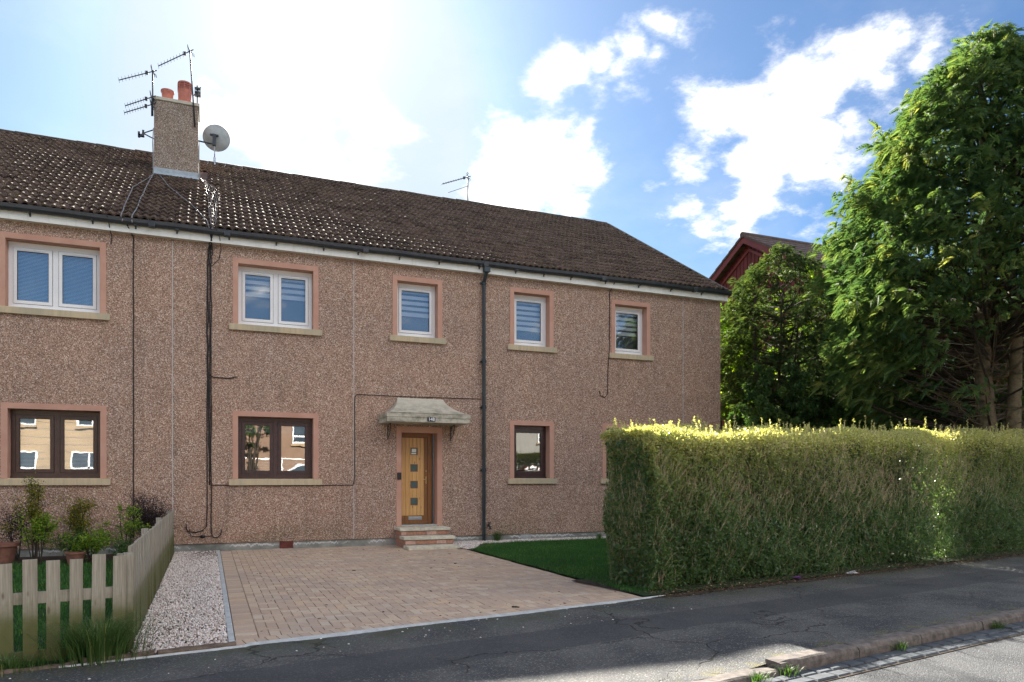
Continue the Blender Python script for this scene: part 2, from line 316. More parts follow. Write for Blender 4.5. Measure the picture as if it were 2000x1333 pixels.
# ------------------------------------------------------------------ mesh helpers
ORG = {}
def link(o): COL.objects.link(o); return o
def tag(o, label=None, cat=None, group=None, kind=None):
    for k, v in (('label', label), ('category', cat), ('group', group), ('kind', kind)):
        if v: o[k] = v
    return o
def empty(name, loc, label, cat, group=None):
    o = link(bpy.data.objects.new(name, None)); o.location = loc; o.empty_display_size = .2; ORG[o.name] = Vector(loc); return tag(o, label, cat, group)
def attach(o, parent, origin):
    if parent is not None:
        o.parent = parent; o.location = origin - ORG[parent.name]
    else: o.location = origin
    ORG[o.name] = origin
    return o
class MB:
    def __init__(s): s.v = []; s.f = []; s.mi = []; s.cur = 0; s.var = []
    def add(s, vs, fs, var=0.):
        n = len(s.v); s.v += [tuple(p) for p in vs]
        for f in fs: s.f.append(tuple(i+n for i in f)); s.mi.append(s.cur); s.var.append(var)
        return s
    def box(s, x0, x1, y0, y1, z0, z1, mtx=None, var=0.):
        vs = [(x, y, z) for z in (z0, z1) for y in (y0, y1) for x in (x0, x1)]
        if mtx: vs = [mtx @ Vector(p) for p in vs]
        return s.add(vs, [(0,2,3,1),(4,5,7,6),(0,1,5,4),(2,6,7,3),(0,4,6,2),(1,3,7,5)], var)
    def cbox(s, x0, x1, y0, y1, z0, z1, c=.005, mtx=None, var=0.):      # box with a chamfered top
        vs = [(x, y, z0) for y in (y0, y1) for x in (x0, x1)] + [(x, y, z1-c) for y in (y0, y1) for x in (x0, x1)] + \
             [(x, y, z1) for y in (y0+c, y1-c) for x in (x0+c, x1-c)]
        if mtx: vs = [mtx @ Vector(p) for p in vs]
        fs = []
        for a in (0, 4): fs += [(a,a+1,a+5,a+4),(a+1,a+3,a+7,a+5),(a+3,a+2,a+6,a+7),(a+2,a,a+4,a+6)]
        fs += [(8,9,11,10),(0,2,3,1)]
        return s.add(vs, fs, var)
    def tube(s, pts, r, n=6, cap=True, var=0.):
        pts = [Vector(p) for p in pts]; R = r if isinstance(r, (list, tuple)) else [r]*len(pts); base = len(s.v)
        up = Vector((0.13, 0.31, 1)).normalized(); prev = None; vs = []
        for i, p in enumerate(pts):
            t = (pts[min(i+1, len(pts)-1)]-pts[max(i-1, 0)])
            t = t.normalized() if t.length > 1e-9 else Vector((0, 0, 1))
            a = t.cross(up) if prev is None else prev - t*prev.dot(t)
            if a.length < 1e-4: a = t.cross(Vector((1, 0, 0)))
            a.normalize(); prev = a; b = t.cross(a)
            for k in range(n):
                q = 2*math.pi*k/n; vs.append(p + (a*math.cos(q)+b*math.sin(q))*R[i])
        fs = [(i*n+k, i*n+(k+1) % n, (i+1)*n+(k+1) % n, (i+1)*n+k) for i in range(len(pts)-1) for k in range(n)]
        if cap: fs += [tuple(range(n-1, -1, -1)), tuple((len(pts)-1)*n+k for k in range(n))]
        return s.add(vs, fs, var)
    def lathe(s, prof, c, n=20, cap=True):
        vs = [(c[0]+r*math.cos(2*math.pi*k/n), c[1]+r*math.sin(2*math.pi*k/n), c[2]+z) for r, z in prof for k in range(n)]
        fs = [(i*n+k, i*n+(k+1) % n, (i+1)*n+(k+1) % n, (i+1)*n+k) for i in range(len(prof)-1) for k in range(n)]
        if cap: fs += [tuple(range(n-1, -1, -1)), tuple((len(prof)-1)*n+k for k in range(n))]
        return s.add(vs, fs)
    def build(s, name, m, parent=None, origin=None, smooth=False, label=None, cat=None, group=None, kind=None, bevel=0):
        V = np.array(s.v, dtype=float)
        if origin is None: origin = Vector(((V[:, 0].min()+V[:, 0].max())/2, (V[:, 1].min()+V[:, 1].max())/2, V[:, 2].min()))
        origin = Vector(origin)
        me = bpy.data.meshes.new(name); me.from_pydata((V-np.array(origin)).tolist(), [], s.f)
        for mm in (m if isinstance(m, list) else [m]): me.materials.append(M[mm])
        if any(s.mi): me.polygons.foreach_set('material_index', s.mi)
        if any(s.var): me.attributes.new('var', 'FLOAT', 'FACE').data.foreach_set('value', s.var)
        if smooth: me.polygons.foreach_set('use_smooth', [True]*len(me.polygons))
        me.update(); o = link(bpy.data.objects.new(name, me)); attach(o, parent, origin)
        if bevel:
            b = o.modifiers.new('bevel', 'BEVEL'); b.width = bevel; b.segments = 2; b.limit_method = 'ANGLE'
        return tag(o, label, cat, group, kind)
def npmesh(name, V, F, m, parent=None, origin=(0, 0, 0), var=None, smooth=False, **kw):   # V (n,3), F (m,3|4)
    origin = Vector(origin); me = bpy.data.meshes.new(name); k = F.shape[1]
    me.vertices.add(len(V)); me.vertices.foreach_set('co', (V-np.array(origin)).astype(np.float32).ravel())
    me.loops.add(F.size); me.loops.foreach_set('vertex_index', F.astype(np.int32).ravel())
    me.polygons.add(len(F)); me.polygons.foreach_set('loop_start', np.arange(0, F.size, k, dtype=np.int32))
    if var is not None: me.attributes.new('var', 'FLOAT', 'FACE').data.foreach_set('value', var.astype(np.float32))
    me.materials.append(M[m])
    me.update(calc_edges=True); me.validate()
    if smooth: me.polygons.foreach_set('use_smooth', [True]*len(me.polygons))
    o = link(bpy.data.objects.new(name, me)); attach(o, parent, origin); return tag(o, **kw)
def copy_piece(src, parent, origin, rz=0, rot=None, var=None):
    o = src.copy(); link(o); o.parent = parent; o.location = Vector(origin) - (ORG[parent.name] if parent else Vector((0, 0, 0)))
    o.rotation_euler = rot if rot else (0, 0, rz); ORG[o.name] = Vector(origin); return o
def scatter(tv, tf, P, R, S, var=None):
    """instances of a template (tv,tf) at P with rotation matrices R (n,3,3) and scales S -> V,F,var"""
    n = len(P); V = np.einsum('nij,kj->nki', R, tv)*S[:, None, None] + P[:, None, :]
    F = (tf[None] + (np.arange(n)*len(tv))[:, None, None]).reshape(-1, tf.shape[1])
    return V.reshape(-1, 3), F, (np.repeat(var, len(tf)) if var is not None else None)
def frames(d, up=None, roll=None):
    """rotation matrices whose x axis is d, z axis near up"""
    n = len(d); d = d/np.linalg.norm(d, axis=1, keepdims=True)
    if up is None: up = np.tile([0, 0, 1.], (n, 1))
    y = np.cross(up, d); l = np.linalg.norm(y, axis=1, keepdims=True); y = np.where(l < 1e-5, np.array([[0, 1., 0]]), y/np.maximum(l, 1e-9)); z = np.cross(d, y)
    if roll is not None:
        c, s = np.cos(roll)[:, None], np.sin(roll)[:, None]; y, z = y*c+z*s, z*c-y*s
    return np.stack([d, y, z], axis=2)
def unit(n):
    v = rng.normal(size=(n, 3)); return v/np.linalg.norm(v, axis=1, keepdims=True)
# street frame: t along the street (x), w towards the road
UA = rad(9.82); U = Vector((math.cos(UA), math.sin(UA), 0)); N = Vector((math.sin(UA), -math.cos(UA), 0)); P0 = Vector((0.222, -9.109, 0))
def st(t, ww, z=0.): return P0 + U*t + N*ww + Vector((0, 0, z))
SM = Matrix(((U.x, -N.x, 0, P0.x), (U.y, -N.y, 0, P0.y), (0, 0, 1, 0), (0, 0, 0, 1)))    # local (t, -w, z) -> world

# ================================================================== GROUND, FOOTWAY, ROAD
g = MB(); R_ = 1500; g.add([(-R_, -R_, -.16), (R_, -R_, -.16), (R_, R_, -.16), (-R_, R_, -.16)], [(0, 1, 2, 3)]); g.build('ground', 'ground', kind='structure', origin=(0, 0, -.16))
def st_sheet(name, t0, t1, w0, w1, zf, m, nt=60, nw=14, **kw):
    V = []; F = []
    for i in range(nt+1):
        for j in range(nw+1):
            t = t0+(t1-t0)*i/nt; ww = w0+(w1-w0)*j/nw; V.append((t, -ww, zf(t, ww)))
    for i in range(nt):
        for j in range(nw): a = i*(nw+1)+j; F.append((a, a+1, a+nw+2, a+nw+1))
    me = bpy.data.meshes.new(name); me.from_pydata(V, [], F); me.materials.append(M[m]); me.polygons.foreach_set('use_smooth', [True]*len(F)); me.update()
    o = link(bpy.data.objects.new(name, me)); o.matrix_world = SM; return tag(o, **kw)
def drop(t): x = min(1, max(0, (3.95-t)/.7)); return .055*x*x*(3-2*x)
def zpave(t, ww): return -.004 - .012*max(0, ww)/2.7 - drop(t)*min(1, max(0, (ww-1.3)/1.3))
st_sheet('pavement', -45, 60, .0, 2.72, zpave, 'pave', 420, 14, kind='structure')
st_sheet('road', -45, 60, 2.70, 9.6, lambda t, w_: -.118, 'road', 4, 4, kind='structure')
st_sheet('pavement', -45, 60, 9.7, 12.2, lambda t, w_: -.01, 'pave', 4, 2, kind='structure')
# kerb stones
kerb = link(bpy.data.objects.new('kerb', None)); kerb.location = (0, 0, 0); ORG['kerb'] = Vector((0, 0, 0)); tag(kerb, kind='structure')
def kerbstone(t0, t1, zt, w0=2.70, w1=2.86, par=None, name='kerb_stone'):
    b = MB(); n = 8; prof = [(w0, zt), (w1-.035, zt), (w1-.012, zt-.010), (w1, zt-.04), (w1+.004, -.2), (w0, -.2)]
    for i in range(n+1):
        t = t0+.006+(t1-t0-.012)*i/n; e = (i in (0, n))*.006
        for j, (a, z) in enumerate(prof):
            k = random.uniform(-.004, .004); b.v.append(tuple(st(t, a+k, z+k-(e if j < 4 else 0))))
    m_ = len(prof)
    for i in range(n):
        for j in range(m_): b.f.append((i*m_+j, (i+1)*m_+j, (i+1)*m_+(j+1) % m_, i*m_+(j+1) % m_))
    b.f += [tuple(range(m_)), tuple(n*m_+j for j in range(m_-1, -1, -1))]; b.mi = [0]*len(b.f); b.var = [0]*len(b.f)
    return b.build(name, 'kerb', par or kerb, smooth=False)
t = 3.52; k = 0
tt = [3.52]
while tt[-1] < 24: tt.append(tt[-1]+random.uniform(.95, 1.25))
for a, b_ in zip(tt[:-1], tt[1:]): kerbstone(a, b_, -.014)
tt = [3.505]
while tt[-1] > -12: tt.append(tt[-1]-random.uniform(.9, 1.1))
for a, b_ in zip(tt[:-1], tt[1:]): kerbstone(b_, a, -.070)
bb = MB(); bb.box(-45, 60, -9.72, -9.6, -.2, -.005, SM); bb.build('far_kerb', 'kerb', kind='structure')
# setts in the channel
setts = link(bpy.data.objects.new('gutter_setts', None)); ORG['gutter_setts'] = Vector((0, 0, 0)); tag(setts, kind='structure')
for row in range(2):
    t = 1.0
    while t < 22:
        L = random.uniform(.17, .27); b = MB(); w0 = 2.885+row*.135; dz = random.uniform(-.006, .008)
        b.cbox(t+.008, t+L-.008, -(w0+.122+random.uniform(-.008, .004)), -w0-random.uniform(0, .008), -.2, -.100+dz, .012, SM @ Matrix.Rotation(random.uniform(-.02, .02), 4, 'Z') if False else SM)
        b.build('sett', 'sett', setts, bevel=0); t += L
bb = MB(); bb.box(-45, 60, -3.16, -2.87, -.19, -.112, SM); o = bb.build('channel_bedding', 'soil', kind='structure')
# drive
drv = MB()
X0, X1 = .225, 4.87
def frontY(x): return P0.y + (x-P0.x)*math.tan(UA)
drv.add([(X0-.02, frontY(X0)+.0, -.03), (X1+.08, frontY(X1+.08), -.03), (X1+.08, 0.02, -.03), (X0-.02, 0.02, -.03)], [(0, 1, 2, 3)])
driveway = drv.build('driveway', 'joint', kind='structure', origin=(X0, -9, -.03))
pv = []   # (cx, cy, along_x, lenx, leny)
Lp, Wp = .2, .1
def inside(x, y): return x > X0+.20 and x < X1-.09 and y < -.02 and y > frontY(x)+.235
nx = 60
for i in range(-4, 120):
    for j in range(-4, 130):
        # 90 degree herringbone: cell (i,j) of size .1; pattern k=(i-j) mod 4
        k = (i+j) % 4
        x = X0+.2+i*.1; y = -9.3+j*.1
        if k == 0: c = (x+.1, y+.05, 1)          # horizontal brick covers i,i+1
        elif k == 2: c = (x+.05, y+.1, 0)        # vertical brick covers j,j+1 ... interlocks
        else: continue
        pv.append(c)
def clipb(cx, cy, hor):
    hx, hy = (.1, .05) if hor else (.05, .1); g_ = .0028
    x0, x1, y0, y1 = cx-hx+g_, cx+hx-g_, cy-hy+g_, cy+hy-g_
    x0 = max(x0, X0+.2+g_); x1 = min(x1, X1-.1-g_); y1 = min(y1, -.01); y0 = max(y0, frontY((x0+x1)/2)+.215)
    if x1-x0 < .025 or y1-y0 < .025: return None
    return x0, x1, y0, y1
full = []; cut = []
for cx, cy, hor in pv:
    r = clipb(cx, cy, hor)
    if r is None: continue
    zc = FW.x*cx + FW.y*(cy+15.85)
    isfull = abs((r[1]-r[0])*(r[3]-r[2]) - (.2-.0056)*(.1-.0056)) < 1e-6
    full.append((zc, cx, cy, hor, r, isfull))
full.sort()
pm = {}
for hor in (0, 1):
    b = MB(); hx, hy = (.0972, .0472) if hor else (.0472, .0972); b.cbox(-hx, hx, -hy, hy, -.03, 0, .003)
    me = bpy.data.meshes.new('paver'); me.from_pydata(b.v, [], b.f); me.materials.append(M['paver']); pm[hor] = me
cnt = 0; rest = MB()
for zc, cx, cy, hor, r, isfull in full:
    dz = random.gauss(0, .0016) - .012*math.exp(-((cx-3.6)**2+(cy+1.2)**2)/2)
    if isfull and cnt < 245:
        o = link(bpy.data.objects.new('paver', pm[hor])); o.parent = driveway; o.location = Vector((cx, cy, dz)) - ORG[driveway.name]
        o.rotation_euler = (random.gauss(0, .006), random.gauss(0, .006), random.gauss(0, .004)); cnt += 1
    else: rest.cbox(*r, -.03, dz, .003, var=random.random()*.98+.01)
# border course along the left edge, soldier row along the front
y = frontY(X0)+.21; k = 0
while y < -.12:
    if cnt < 270:
        o = link(bpy.data.objects.new('paver', pm[1])); o.parent = driveway; o.location = Vector((X0+.1, y+.05, random.gauss(0, .0015)))-ORG[driveway.name]; cnt += 1
    else: rest.cbox(X0+.003, X0+.197, y+.003, y+.097, -.03, random.gauss(0, .0015), .003, var=random.random())
    y += .1
y = frontY(X1)+.02
while y < -1.5: rest.cbox(X1-.097, X1-.003, y+.003, y+.197, -.03, random.gauss(0, .0015), .003, var=random.random()); y += .2
t = .04
while t < 4.72:
    p = st(t, -.115)
    if cnt < 300:
        o = link(bpy.data.objects.new('paver', pm[0])); o.parent = driveway; o.location = Vector((p.x, p.y, random.gauss(0, .0015)))-ORG[driveway.name]; o.rotation_euler = (0, 0, UA); cnt += 1
    else: rest.cbox(-.047, .047, -.097, .097, -.03, 0, .003, Matrix.Translation(p) @ Matrix.Rotation(UA, 4, 'Z'), var=random.random())
    t += .1
rest.build('pavers', 'paver', driveway, kind='stuff')
b = MB(); b.cbox(X0-.062, X0-.006, frontY(X0)+.03, -.02, -.08, .012, .006); b.build('edging_strip', 'concrete', driveway)
# cement haunch between pavers and tarmac, ragged outer edge
V = []; F = []
for i in range(141):
    t = -1.3+i*(6.35/140); lo = -.012+random.uniform(-.002, .002) if t > 0 else .02
    hi = .055+.05*math.sin(t*1.7)**2*(.4+.6*math.sin(t*.9+1)**2)+random.uniform(-.008, .008)
    if t < .1: lo = .045; hi = .055+.03*max(0, 1+t)+random.uniform(0, .012)
    if t > 4.2: hi = .055*(5.1-t)+.01
    zb = zpave(t, 0); V += [tuple(st(t, lo, zb+.012)), tuple(st(t, (lo+hi)/2, zb+.011)), tuple(st(t, hi, zb-.002))]
for i in range(140): F += [(i*3, i*3+1, i*3+4, i*3+3), (i*3+1, i*3+2, i*3+5, i*3+4)]
mb = MB(); mb.add(V, F); mb.build('cement_strip', 'concrete', driveway, smooth=True)
# dark moss crumbs on the drive
mb = MB()
for i in range(150):
    x = random.uniform(.4, 4.8); y = random.uniform(frontY(x)+.1, -.3); s = abs(random.gauss(0, .0045))+.003
    if i % 14 == 0: s *= 1.8
    for q in range(2 if s < .015 else 5):
        c = Vector((x+random.gauss(0, s), y+random.gauss(0, s), .001)); m_ = Matrix.Translation(c) @ Matrix.Rotation(random.random()*6, 4, 'Z')
        mb.box(-s, s, -s*.6, s*.6, 0, s*.45, m_)
mb.build('moss_crumbs', 'moss', kind='stuff')

# gravel beds
def gravel(name, poly_fn, n, smin, smax, zbase, label_kind='stuff', darkfn=None):
    oc = np.array([(1,0,0),(-1,0,0),(0,1,0),(0,-1,0),(0,0,.7),(0,0,-.7)], float); of = np.array([(0,2,4),(2,1,4),(1,3,4),(3,0,4),(2,0,5),(1,2,5),(3,1,5),(0,3,5)])
    P = poly_fn(n); n = len(P); P = np.c_[P, zbase+rng.uniform(-.004, .010, n)]; S = rng.uniform(smin, smax, n)
    tv = np.tile(oc, (n, 1, 1))*rng.uniform(.55, 1.25, (n, 6, 1)); R = frames(unit(n), unit(n)); V = np.einsum('nij,nkj->nki', R, tv)*S[:, None, None]+P[:, None, :]
    F = (of[None]+(np.arange(n)*6)[:, None, None]).reshape(-1, 3); var = rng.beta(2.2, 1.5, n)
    if darkfn is not None: var = np.where(rng.random(n) < darkfn(P), rng.uniform(0, .06, n), var)
    return npmesh(name, V.reshape(-1, 3), F, 'gravel', var=np.repeat(var, 8), kind=label_kind)
def lbed(n):
    x = rng.uniform(-.60, .16, n); y = rng.uniform(-9.25, -.02, n); return np.c_[x, y][y > (P0.y+(x-P0.x)*math.tan(UA))+.06]
gravel('gravel', lbed, 21000, .008, .017, .0, darkfn=lambda P: np.clip(.03+.6*np.exp(-((P[:, 0]-.0)**2/.10+(P[:, 1]+.5)**2/.8)), 0, 1))
def rbed(n):
    x = rng.uniform(4.6, 10.2, n); y = rng.uniform(-1.75, -.03, n); lim = -.55-.25*np.clip((6.6-x)/1.2, 0, 1)-1.0*np.clip((5.5-x)/.5, 0, 1)
    return np.c_[x, y][(y > lim) & ((x > 4.9) | (y > -.5) | ((x > 4.85)))]
gravel('gravel', rbed, 15000, .010, .019, .02)
b = MB(); b.box(-.64, .165, -9.2, .02, -.06, -.012); b.add([(4.86, -1.9, .004), (10.5, -.45, .004), (10.5, .02, .004), (4.86, .02, .004)], [(0, 1, 2, 3)]); b.build('gravel_bed', 'joint', kind='structure')
# lawn right of the drive
lawn = MB(); q = [(4.90, -8.25), (12.4, -7.0), (24, -5.0), (24, 9), (12.7, 9), (12.7, -.2), (9.0, -.52), (6.3, -.62), (4.92, -1.85)]
lawn.add([(x, y, .015) for x, y in q], [tuple(range(len(q)))]); lawn.build('lawn', 'lawnbase', kind='structure')
b = MB(); b.add([(-14, -11.6, -.006), (-.64, -9.27, -.006), (-.64, .02, -.006), (-14, .02, -.006)], [(0, 1, 2, 3)]); b.build('garden_lawn', 'lawnbase', kind='structure')
b = MB(); b.add([(-14, -1.3, .004), (-.66, -1.3, .004), (-.66, .02, .004), (-14, .02, .004)], [(0, 1, 2, 3)]); b.build('flower_bed', 'soil', kind='structure')
def blades(name, XY, z, h, wid, m, lean=.5, **kw):
    n = len(XY); a = rng.uniform(0, 2*np.pi, n); H = h*rng.uniform(.5, 1.2, n); d = np.c_[np.cos(a), np.sin(a)]; L = lean*H*rng.uniform(.1, 1, n); pz = np.full(n, z) if np.isscalar(z) else z
    p = np.c_[XY, pz]; s = np.c_[-d[:, 1], d[:, 0], np.zeros(n)]*wid
    b0 = p-s; b1 = p+s; m0 = p+np.c_[d*(L*.35)[:, None], H*.6]; tip = p+np.c_[d*L[:, None], H]
    V = np.stack([b0, b1, m0+s*.8, m0-s*.8, tip, tip+s*.05], 1).reshape(-1, 3)
    F = (np.array([(0, 1, 2, 3), (3, 2, 5, 4)])[None]+(np.arange(n)*6)[:, None, None]).reshape(-1, 4)
    cl = .5+.35*np.sin(XY[:, 0]*2.1+np.sin(XY[:, 1]*1.7))*np.sin(XY[:, 1]*2.6+1); return npmesh(name, V, F, m, var=np.repeat(np.clip(rng.normal(.35+.25*cl, .2, n), 0, 1), 2), **kw)
XY = np.c_[rng.uniform(4.88, 9.6, 76000), rng.uniform(-8.3, -.4, 76000)]; x, y = XY.T
ok = (y < -.50-.25*np.clip((6.6-x)/1.2, 0, 1)-1.1*np.clip((5.6-x)/.6, 0, 1)+.05*np.sin(x*9)) & (y > frontY(x)+.30+1.0*np.clip((x-5.2)*2, 0, 1))
blades('lawn_grass', XY[ok], .012, .042, .0026, 'grass', .7, kind='stuff')
XY = np.c_[rng.uniform(-3.2, -.66, 24000), rng.uniform(-9.8, -1.2, 24000)]; ok = XY[:, 1] > frontY(XY[:, 0])+.12
blades('garden_grass', XY[ok], -.006, .06, .003, 'grass', .7, kind='stuff')

# ================================================================== HOUSE
house = empty('house', (4, 3, 0), 'brown pebble-dashed terraced block with tiled roof, chimney and white eaves behind the brick driveway', 'house')
XL, XR, ZE, HD = -14.0, 12.575, 6.30, 12.2
wins = [  # x0,x1,z0,z1,kind,panes,blind,sill extra
 (-3.41, -1.90, 4.585, 5.835, 'w', 2, 'venetian'), (.565, 2.047, 4.585, 5.82, 'w', 2, 'zebra'), (3.845, 4.77, 4.60, 5.815, 'w', 1, 'zebra'),
 (6.63, 7.55, 4.59, 5.835, 'w', 1, 'zebra'), (9.352, 10.278, 4.57, 5.80, 'w', 1, 'zebra'),
 (-3.375, -1.892, 1.45, 2.73, 'b', 2, 'venetian'), (.561, 2.047, 1.44, 2.72, 'b', 2, 'grey'), (6.63, 7.555, 1.455, 2.71, 'b', 1, None), (9.104, 10.02, 1.455, 2.71, 'b', 1, None)]
DX0, DX1, DZ0, DZ1 = 3.937, 4.758, .40, 2.467
holes = [(a, b_, c, d) for a, b_, c, d, *_ in wins] + [(DX0, DX1, DZ0, DZ1)]
def sheet(y, x0, x1, z0, z1, flip=False):
    xs = sorted({x0, x1, *[h[0] for h in holes], *[h[1] for h in holes]}); zs = sorted({z0, z1, *[h[2] for h in holes], *[h[3] for h in holes]}); b = MB()
    for xa, xb in zip(xs[:-1], xs[1:]):
        for za, zb in zip(zs[:-1], zs[1:]):
            if any(h[0] <= (xa+xb)/2 <= h[1] and h[2] <= (za+zb)/2 <= h[3] for h in holes): continue
            vs = [(xa, y, za), (xb, y, za), (xb, y, zb), (xa, y, zb)]; b.add(vs, [(0, 1, 2, 3) if not flip else (3, 2, 1, 0)])
    return b
b = sheet(0, XL, XR, .15, 6.34)
b.add([(XL, 0, .15), (XR, 0, .15), (XR, .05, .15), (XL, .05, .15)], [(3, 2, 1, 0)])
b.add([(XR, 0, .15), (XR, HD, .15), (XR, HD, 6.34), (XR, 0, 6.34)], [(0, 1, 2, 3)]); b.add([(XR, 0, 6.34), (XR, HD, 6.34), (XR, HD/2, 10.0)], [(0, 1, 2)])
b.add([(XR, HD, .15), (XL, HD, .15), (XL, HD, 6.34), (XR, HD, 6.34)], [(0, 1, 2, 3)]); b.add([(XL, 0, .15), (XL, HD, .15), (XL, HD, 6.34), (XL, 0, 6.34)], [(3, 2, 1, 0)])
b.build('wall', 'wall', house)
b = sheet(.32, XL, XR-.05, .15, 6.34, True)
b.box(XL, XR-.03, .33, HD-.05, 3.4, 3.6); b.box(XL, XR-.03, .33, HD-.05, .05, .38); b.add([(XL, 3.6, .2), (XR-.05, 3.6, .2), (XR-.05, 3.6, 6.3), (XL, 3.6, 6.3)], [(0, 1, 2, 3)])
for x in (-.646, 2.894, 5.9, 8.3): b.box(x-.05, x+.05, .34, 3.58, .39, 3.39); b.box(x-.05, x+.05, .34, 3.58, 3.61, 6.2)
b.build('room_walls', 'inside', house)
b = MB(); b.box(XL, XR-.02, .03, .08, -.15, .149); b.box(XR-.07, XR-.02, .085, HD, -.15, .149); b.build('plinth', 'plinth', house)
# render joints: thin pale beads
for x in (-.646, 2.894, 11.384):
    b = MB(); b.box(x-.007, x+.007, -.005, .001, .155, 6.12); b.build('render_bead', 'concrete', house)
def bead(nm): pass
# vents in the plinth
for x0, x1, m_, nm in ((1.376, 1.632, 'vent_red', 'terracotta'), (6.82, 7.06, 'concrete', 'grey')):
    b = MB(); z0, z1 = .005, .145; b.box(x0, x1, .022, .029, z0, z1)
    for i in range(7): xx = x0+(x1-x0)*i/6; b.box(xx-.008, xx+.008, .006, .0215, z0, z1)
    for i in range(5): zz = z0+(z1-z0)*i/4; b.box(x0, x1, .009, .0212, zz-.007, zz+.007)
    b.build('air_vent', m_, house, label=nm+' air vent low in the plinth')

def window(x0, x1, z0, z1, kind, panes, blind):
    big = x1-x0 > 1.2; fr = 'upvc' if kind == 'w' else 'brown_frame'; yf = .20 if kind == 'w' else .22
    b = MB(); q = .004                                                 # outer frame
    fw = .075; b.box(x0+q, x0+fw, yf, yf+.07, z0+.03, z1-q); b.box(x1-fw, x1-q, yf, yf+.07, z0+.03, z1-q)
    b.box(x0+fw, x1-fw, yf, yf+.07, z1-fw-.02, z1-q); b.box(x0+fw, x1-fw, yf, yf+.07, z0+.03, z0+fw+.03)
    xm = (x0+x1)/2
    if panes == 2: b.box(xm-.045, xm+.045, yf+.002, yf+.068, z0+fw+.03, z1-fw-.02)
    b.box(x0-.0, x1-.0, yf-.045, yf-.001, z0+.005, z0+.04)
    win = b.build('window', fr, house)
    cells = [(x0+fw, xm-.045), (xm+.045, x1-fw)] if panes == 2 else [(x0+fw, x1-fw)]
    za, zb = z0+fw+.03, z1-fw-.02
    for ca, cb in cells:
        g = MB(); e = .0075; g.box(ca, cb, yf+.03, yf+.045, za, zb) ; 
        s = MB(); sw = .058; a0, a1, c0, c1 = ca+e, cb-e, za+e, zb-e; ys = yf-.012
        s.box(a0, a0+sw, ys, ys+.05, c0, c1); s.box(a1-sw, a1, ys, ys+.05, c0, c1); s.box(a0+sw, a1-sw, ys, ys+.05, c0, c0+sw); s.box(a0+sw, a1-sw, ys, ys+.05, c1-sw, c1)
        sash = s.build('sash', fr, win)
        g = MB(); 
        for (p0, p1, r0, r1) in ((a0+sw, a1-sw, c0+sw, c0+sw+.006), (a0+sw, a1-sw, c1-sw-.006, c1-sw), (a0+sw, a0+sw+.006, c0+sw+.006, c1-sw-.006), (a1-sw-.006, a1-sw, c0+sw+.006, c1-sw-.006)): g.box(p0, p1, ys+.008, ys+.028, r0, r1)
        g.box(ca+.0005, a0-.0005, ys+.03, ys+.036, za+.001, zb-.001); g.box(a1+.0005, cb-.0005, ys+.03, ys+.036, za+.001, zb-.001); g.box(a0, a1, ys+.03, ys+.036, zb-.007, zb-.001); g.box(a0, a1, ys+.03, ys+.036, za+.001, za+.007)
        g.build('gasket', 'gasket', win)
        p = MB(); p.add([(a0+sw+.002, yf+.018, c0+sw+.002), (a1-sw-.002, yf+.018, c0+sw+.002), (a1-sw-.002, yf+.018, c1-sw-.002), (a0+sw+.002, yf+.018, c1-sw-.002)], [(0, 1, 2, 3)])
        p.build('pane', 'glass', win)
        if kind == 'w':
            v = MB(); m0 = (a0+a1)/2; hw = (a1-a0)*.30; v.box(m0-hw, m0+hw, ys-.014, ys-.0005, c1-sw*.75, c1-sw*.4); v.build('trickle_vent', 'upvc', win, bevel=.003)
    if blind == 'venetian':
        bl = MB(); n = int((zb-za)/.026); yb = yf+.11; k = .010
        for i in range(n):
            z = za+.02+i*(zb-za-.04)/n
            for ca, cb in cells: bl.add([(ca+.01, yb-.011, z), (cb-.01, yb-.011, z), (cb-.01, yb+.009, z+.018), (ca+.01, yb+.009, z+.018), (cb-.01, yb, z+.013), (ca+.01, yb, z+.013)], [(0, 1, 4, 5), (5, 4, 2, 3)])
        bl.build('blind', 'blind_sky_tint' if kind == 'w' else 'blind', win, label='venetian blind closed behind the panes' if kind == 'w' else 'white venetian blind with open slats')
    elif blind == 'zebra':
        bl = MB(); yb = yf+.12; z = zb-.02; i = 0; ext = .62 if not big else .50
        bl.box(x0+.05, x1-.05, yb, yb+.06, zb-.04, zb+.02)
        while z > zb-(zb-za)*ext: bl.box(x0+.06, x1-.06, yb-.002, yb, z-.075, z); z -= .125
        bl.box(x0+.06, x1-.06, yb-.012, yb+.008, z+.035, z+.05)
        bl.build('blind', 'blind', win, label='striped day and night blind pulled half down')
        cu = MB(); cu.box(x0+.06, x1-.06, yb+.030, yb+.033, za, zb-.05); cu.build('net_curtain', 'net', win)
    elif blind == 'grey':
        bl = MB(); yb = yf+.12; bl.box(x0+.06, x1-.06, yb, yb+.003, zb-.22, zb+.02); bl.build('blind', 'blind_grey', win, label='dark grey roller blind rolled mostly up')
    # painted surround: band round the opening and its reveals
    s = MB(); bw = .105; yo = -.012
    o_ = [(x0-bw, z0), (x0-bw, z1+bw), (x1+bw, z1+bw), (x1+bw, z0)]; i_ = [(x0, z0), (x0, z1), (x1, z1), (x1, z0)]
    for k in range(3):
        a, c, d, e_ = o_[k], o_[k+1], i_[k+1], i_[k]
        s.add([(a[0], yo, a[1]), (e_[0], yo, e_[1]), (d[0], yo, d[1]), (c[0], yo, c[1])], [(0, 1, 2, 3)])
        s.add([(e_[0], yo, e_[1]), (e_[0], .32, e_[1]), (d[0], .32, d[1]), (d[0], yo, d[1])], [(0, 1, 2, 3)])
        s.add([(a[0], yo, a[1]), (c[0], yo, c[1]), (c[0], .002, c[1]), (a[0], .002, a[1])], [(0, 1, 2, 3)])
    s.build('surround', 'paint_salmon', win)
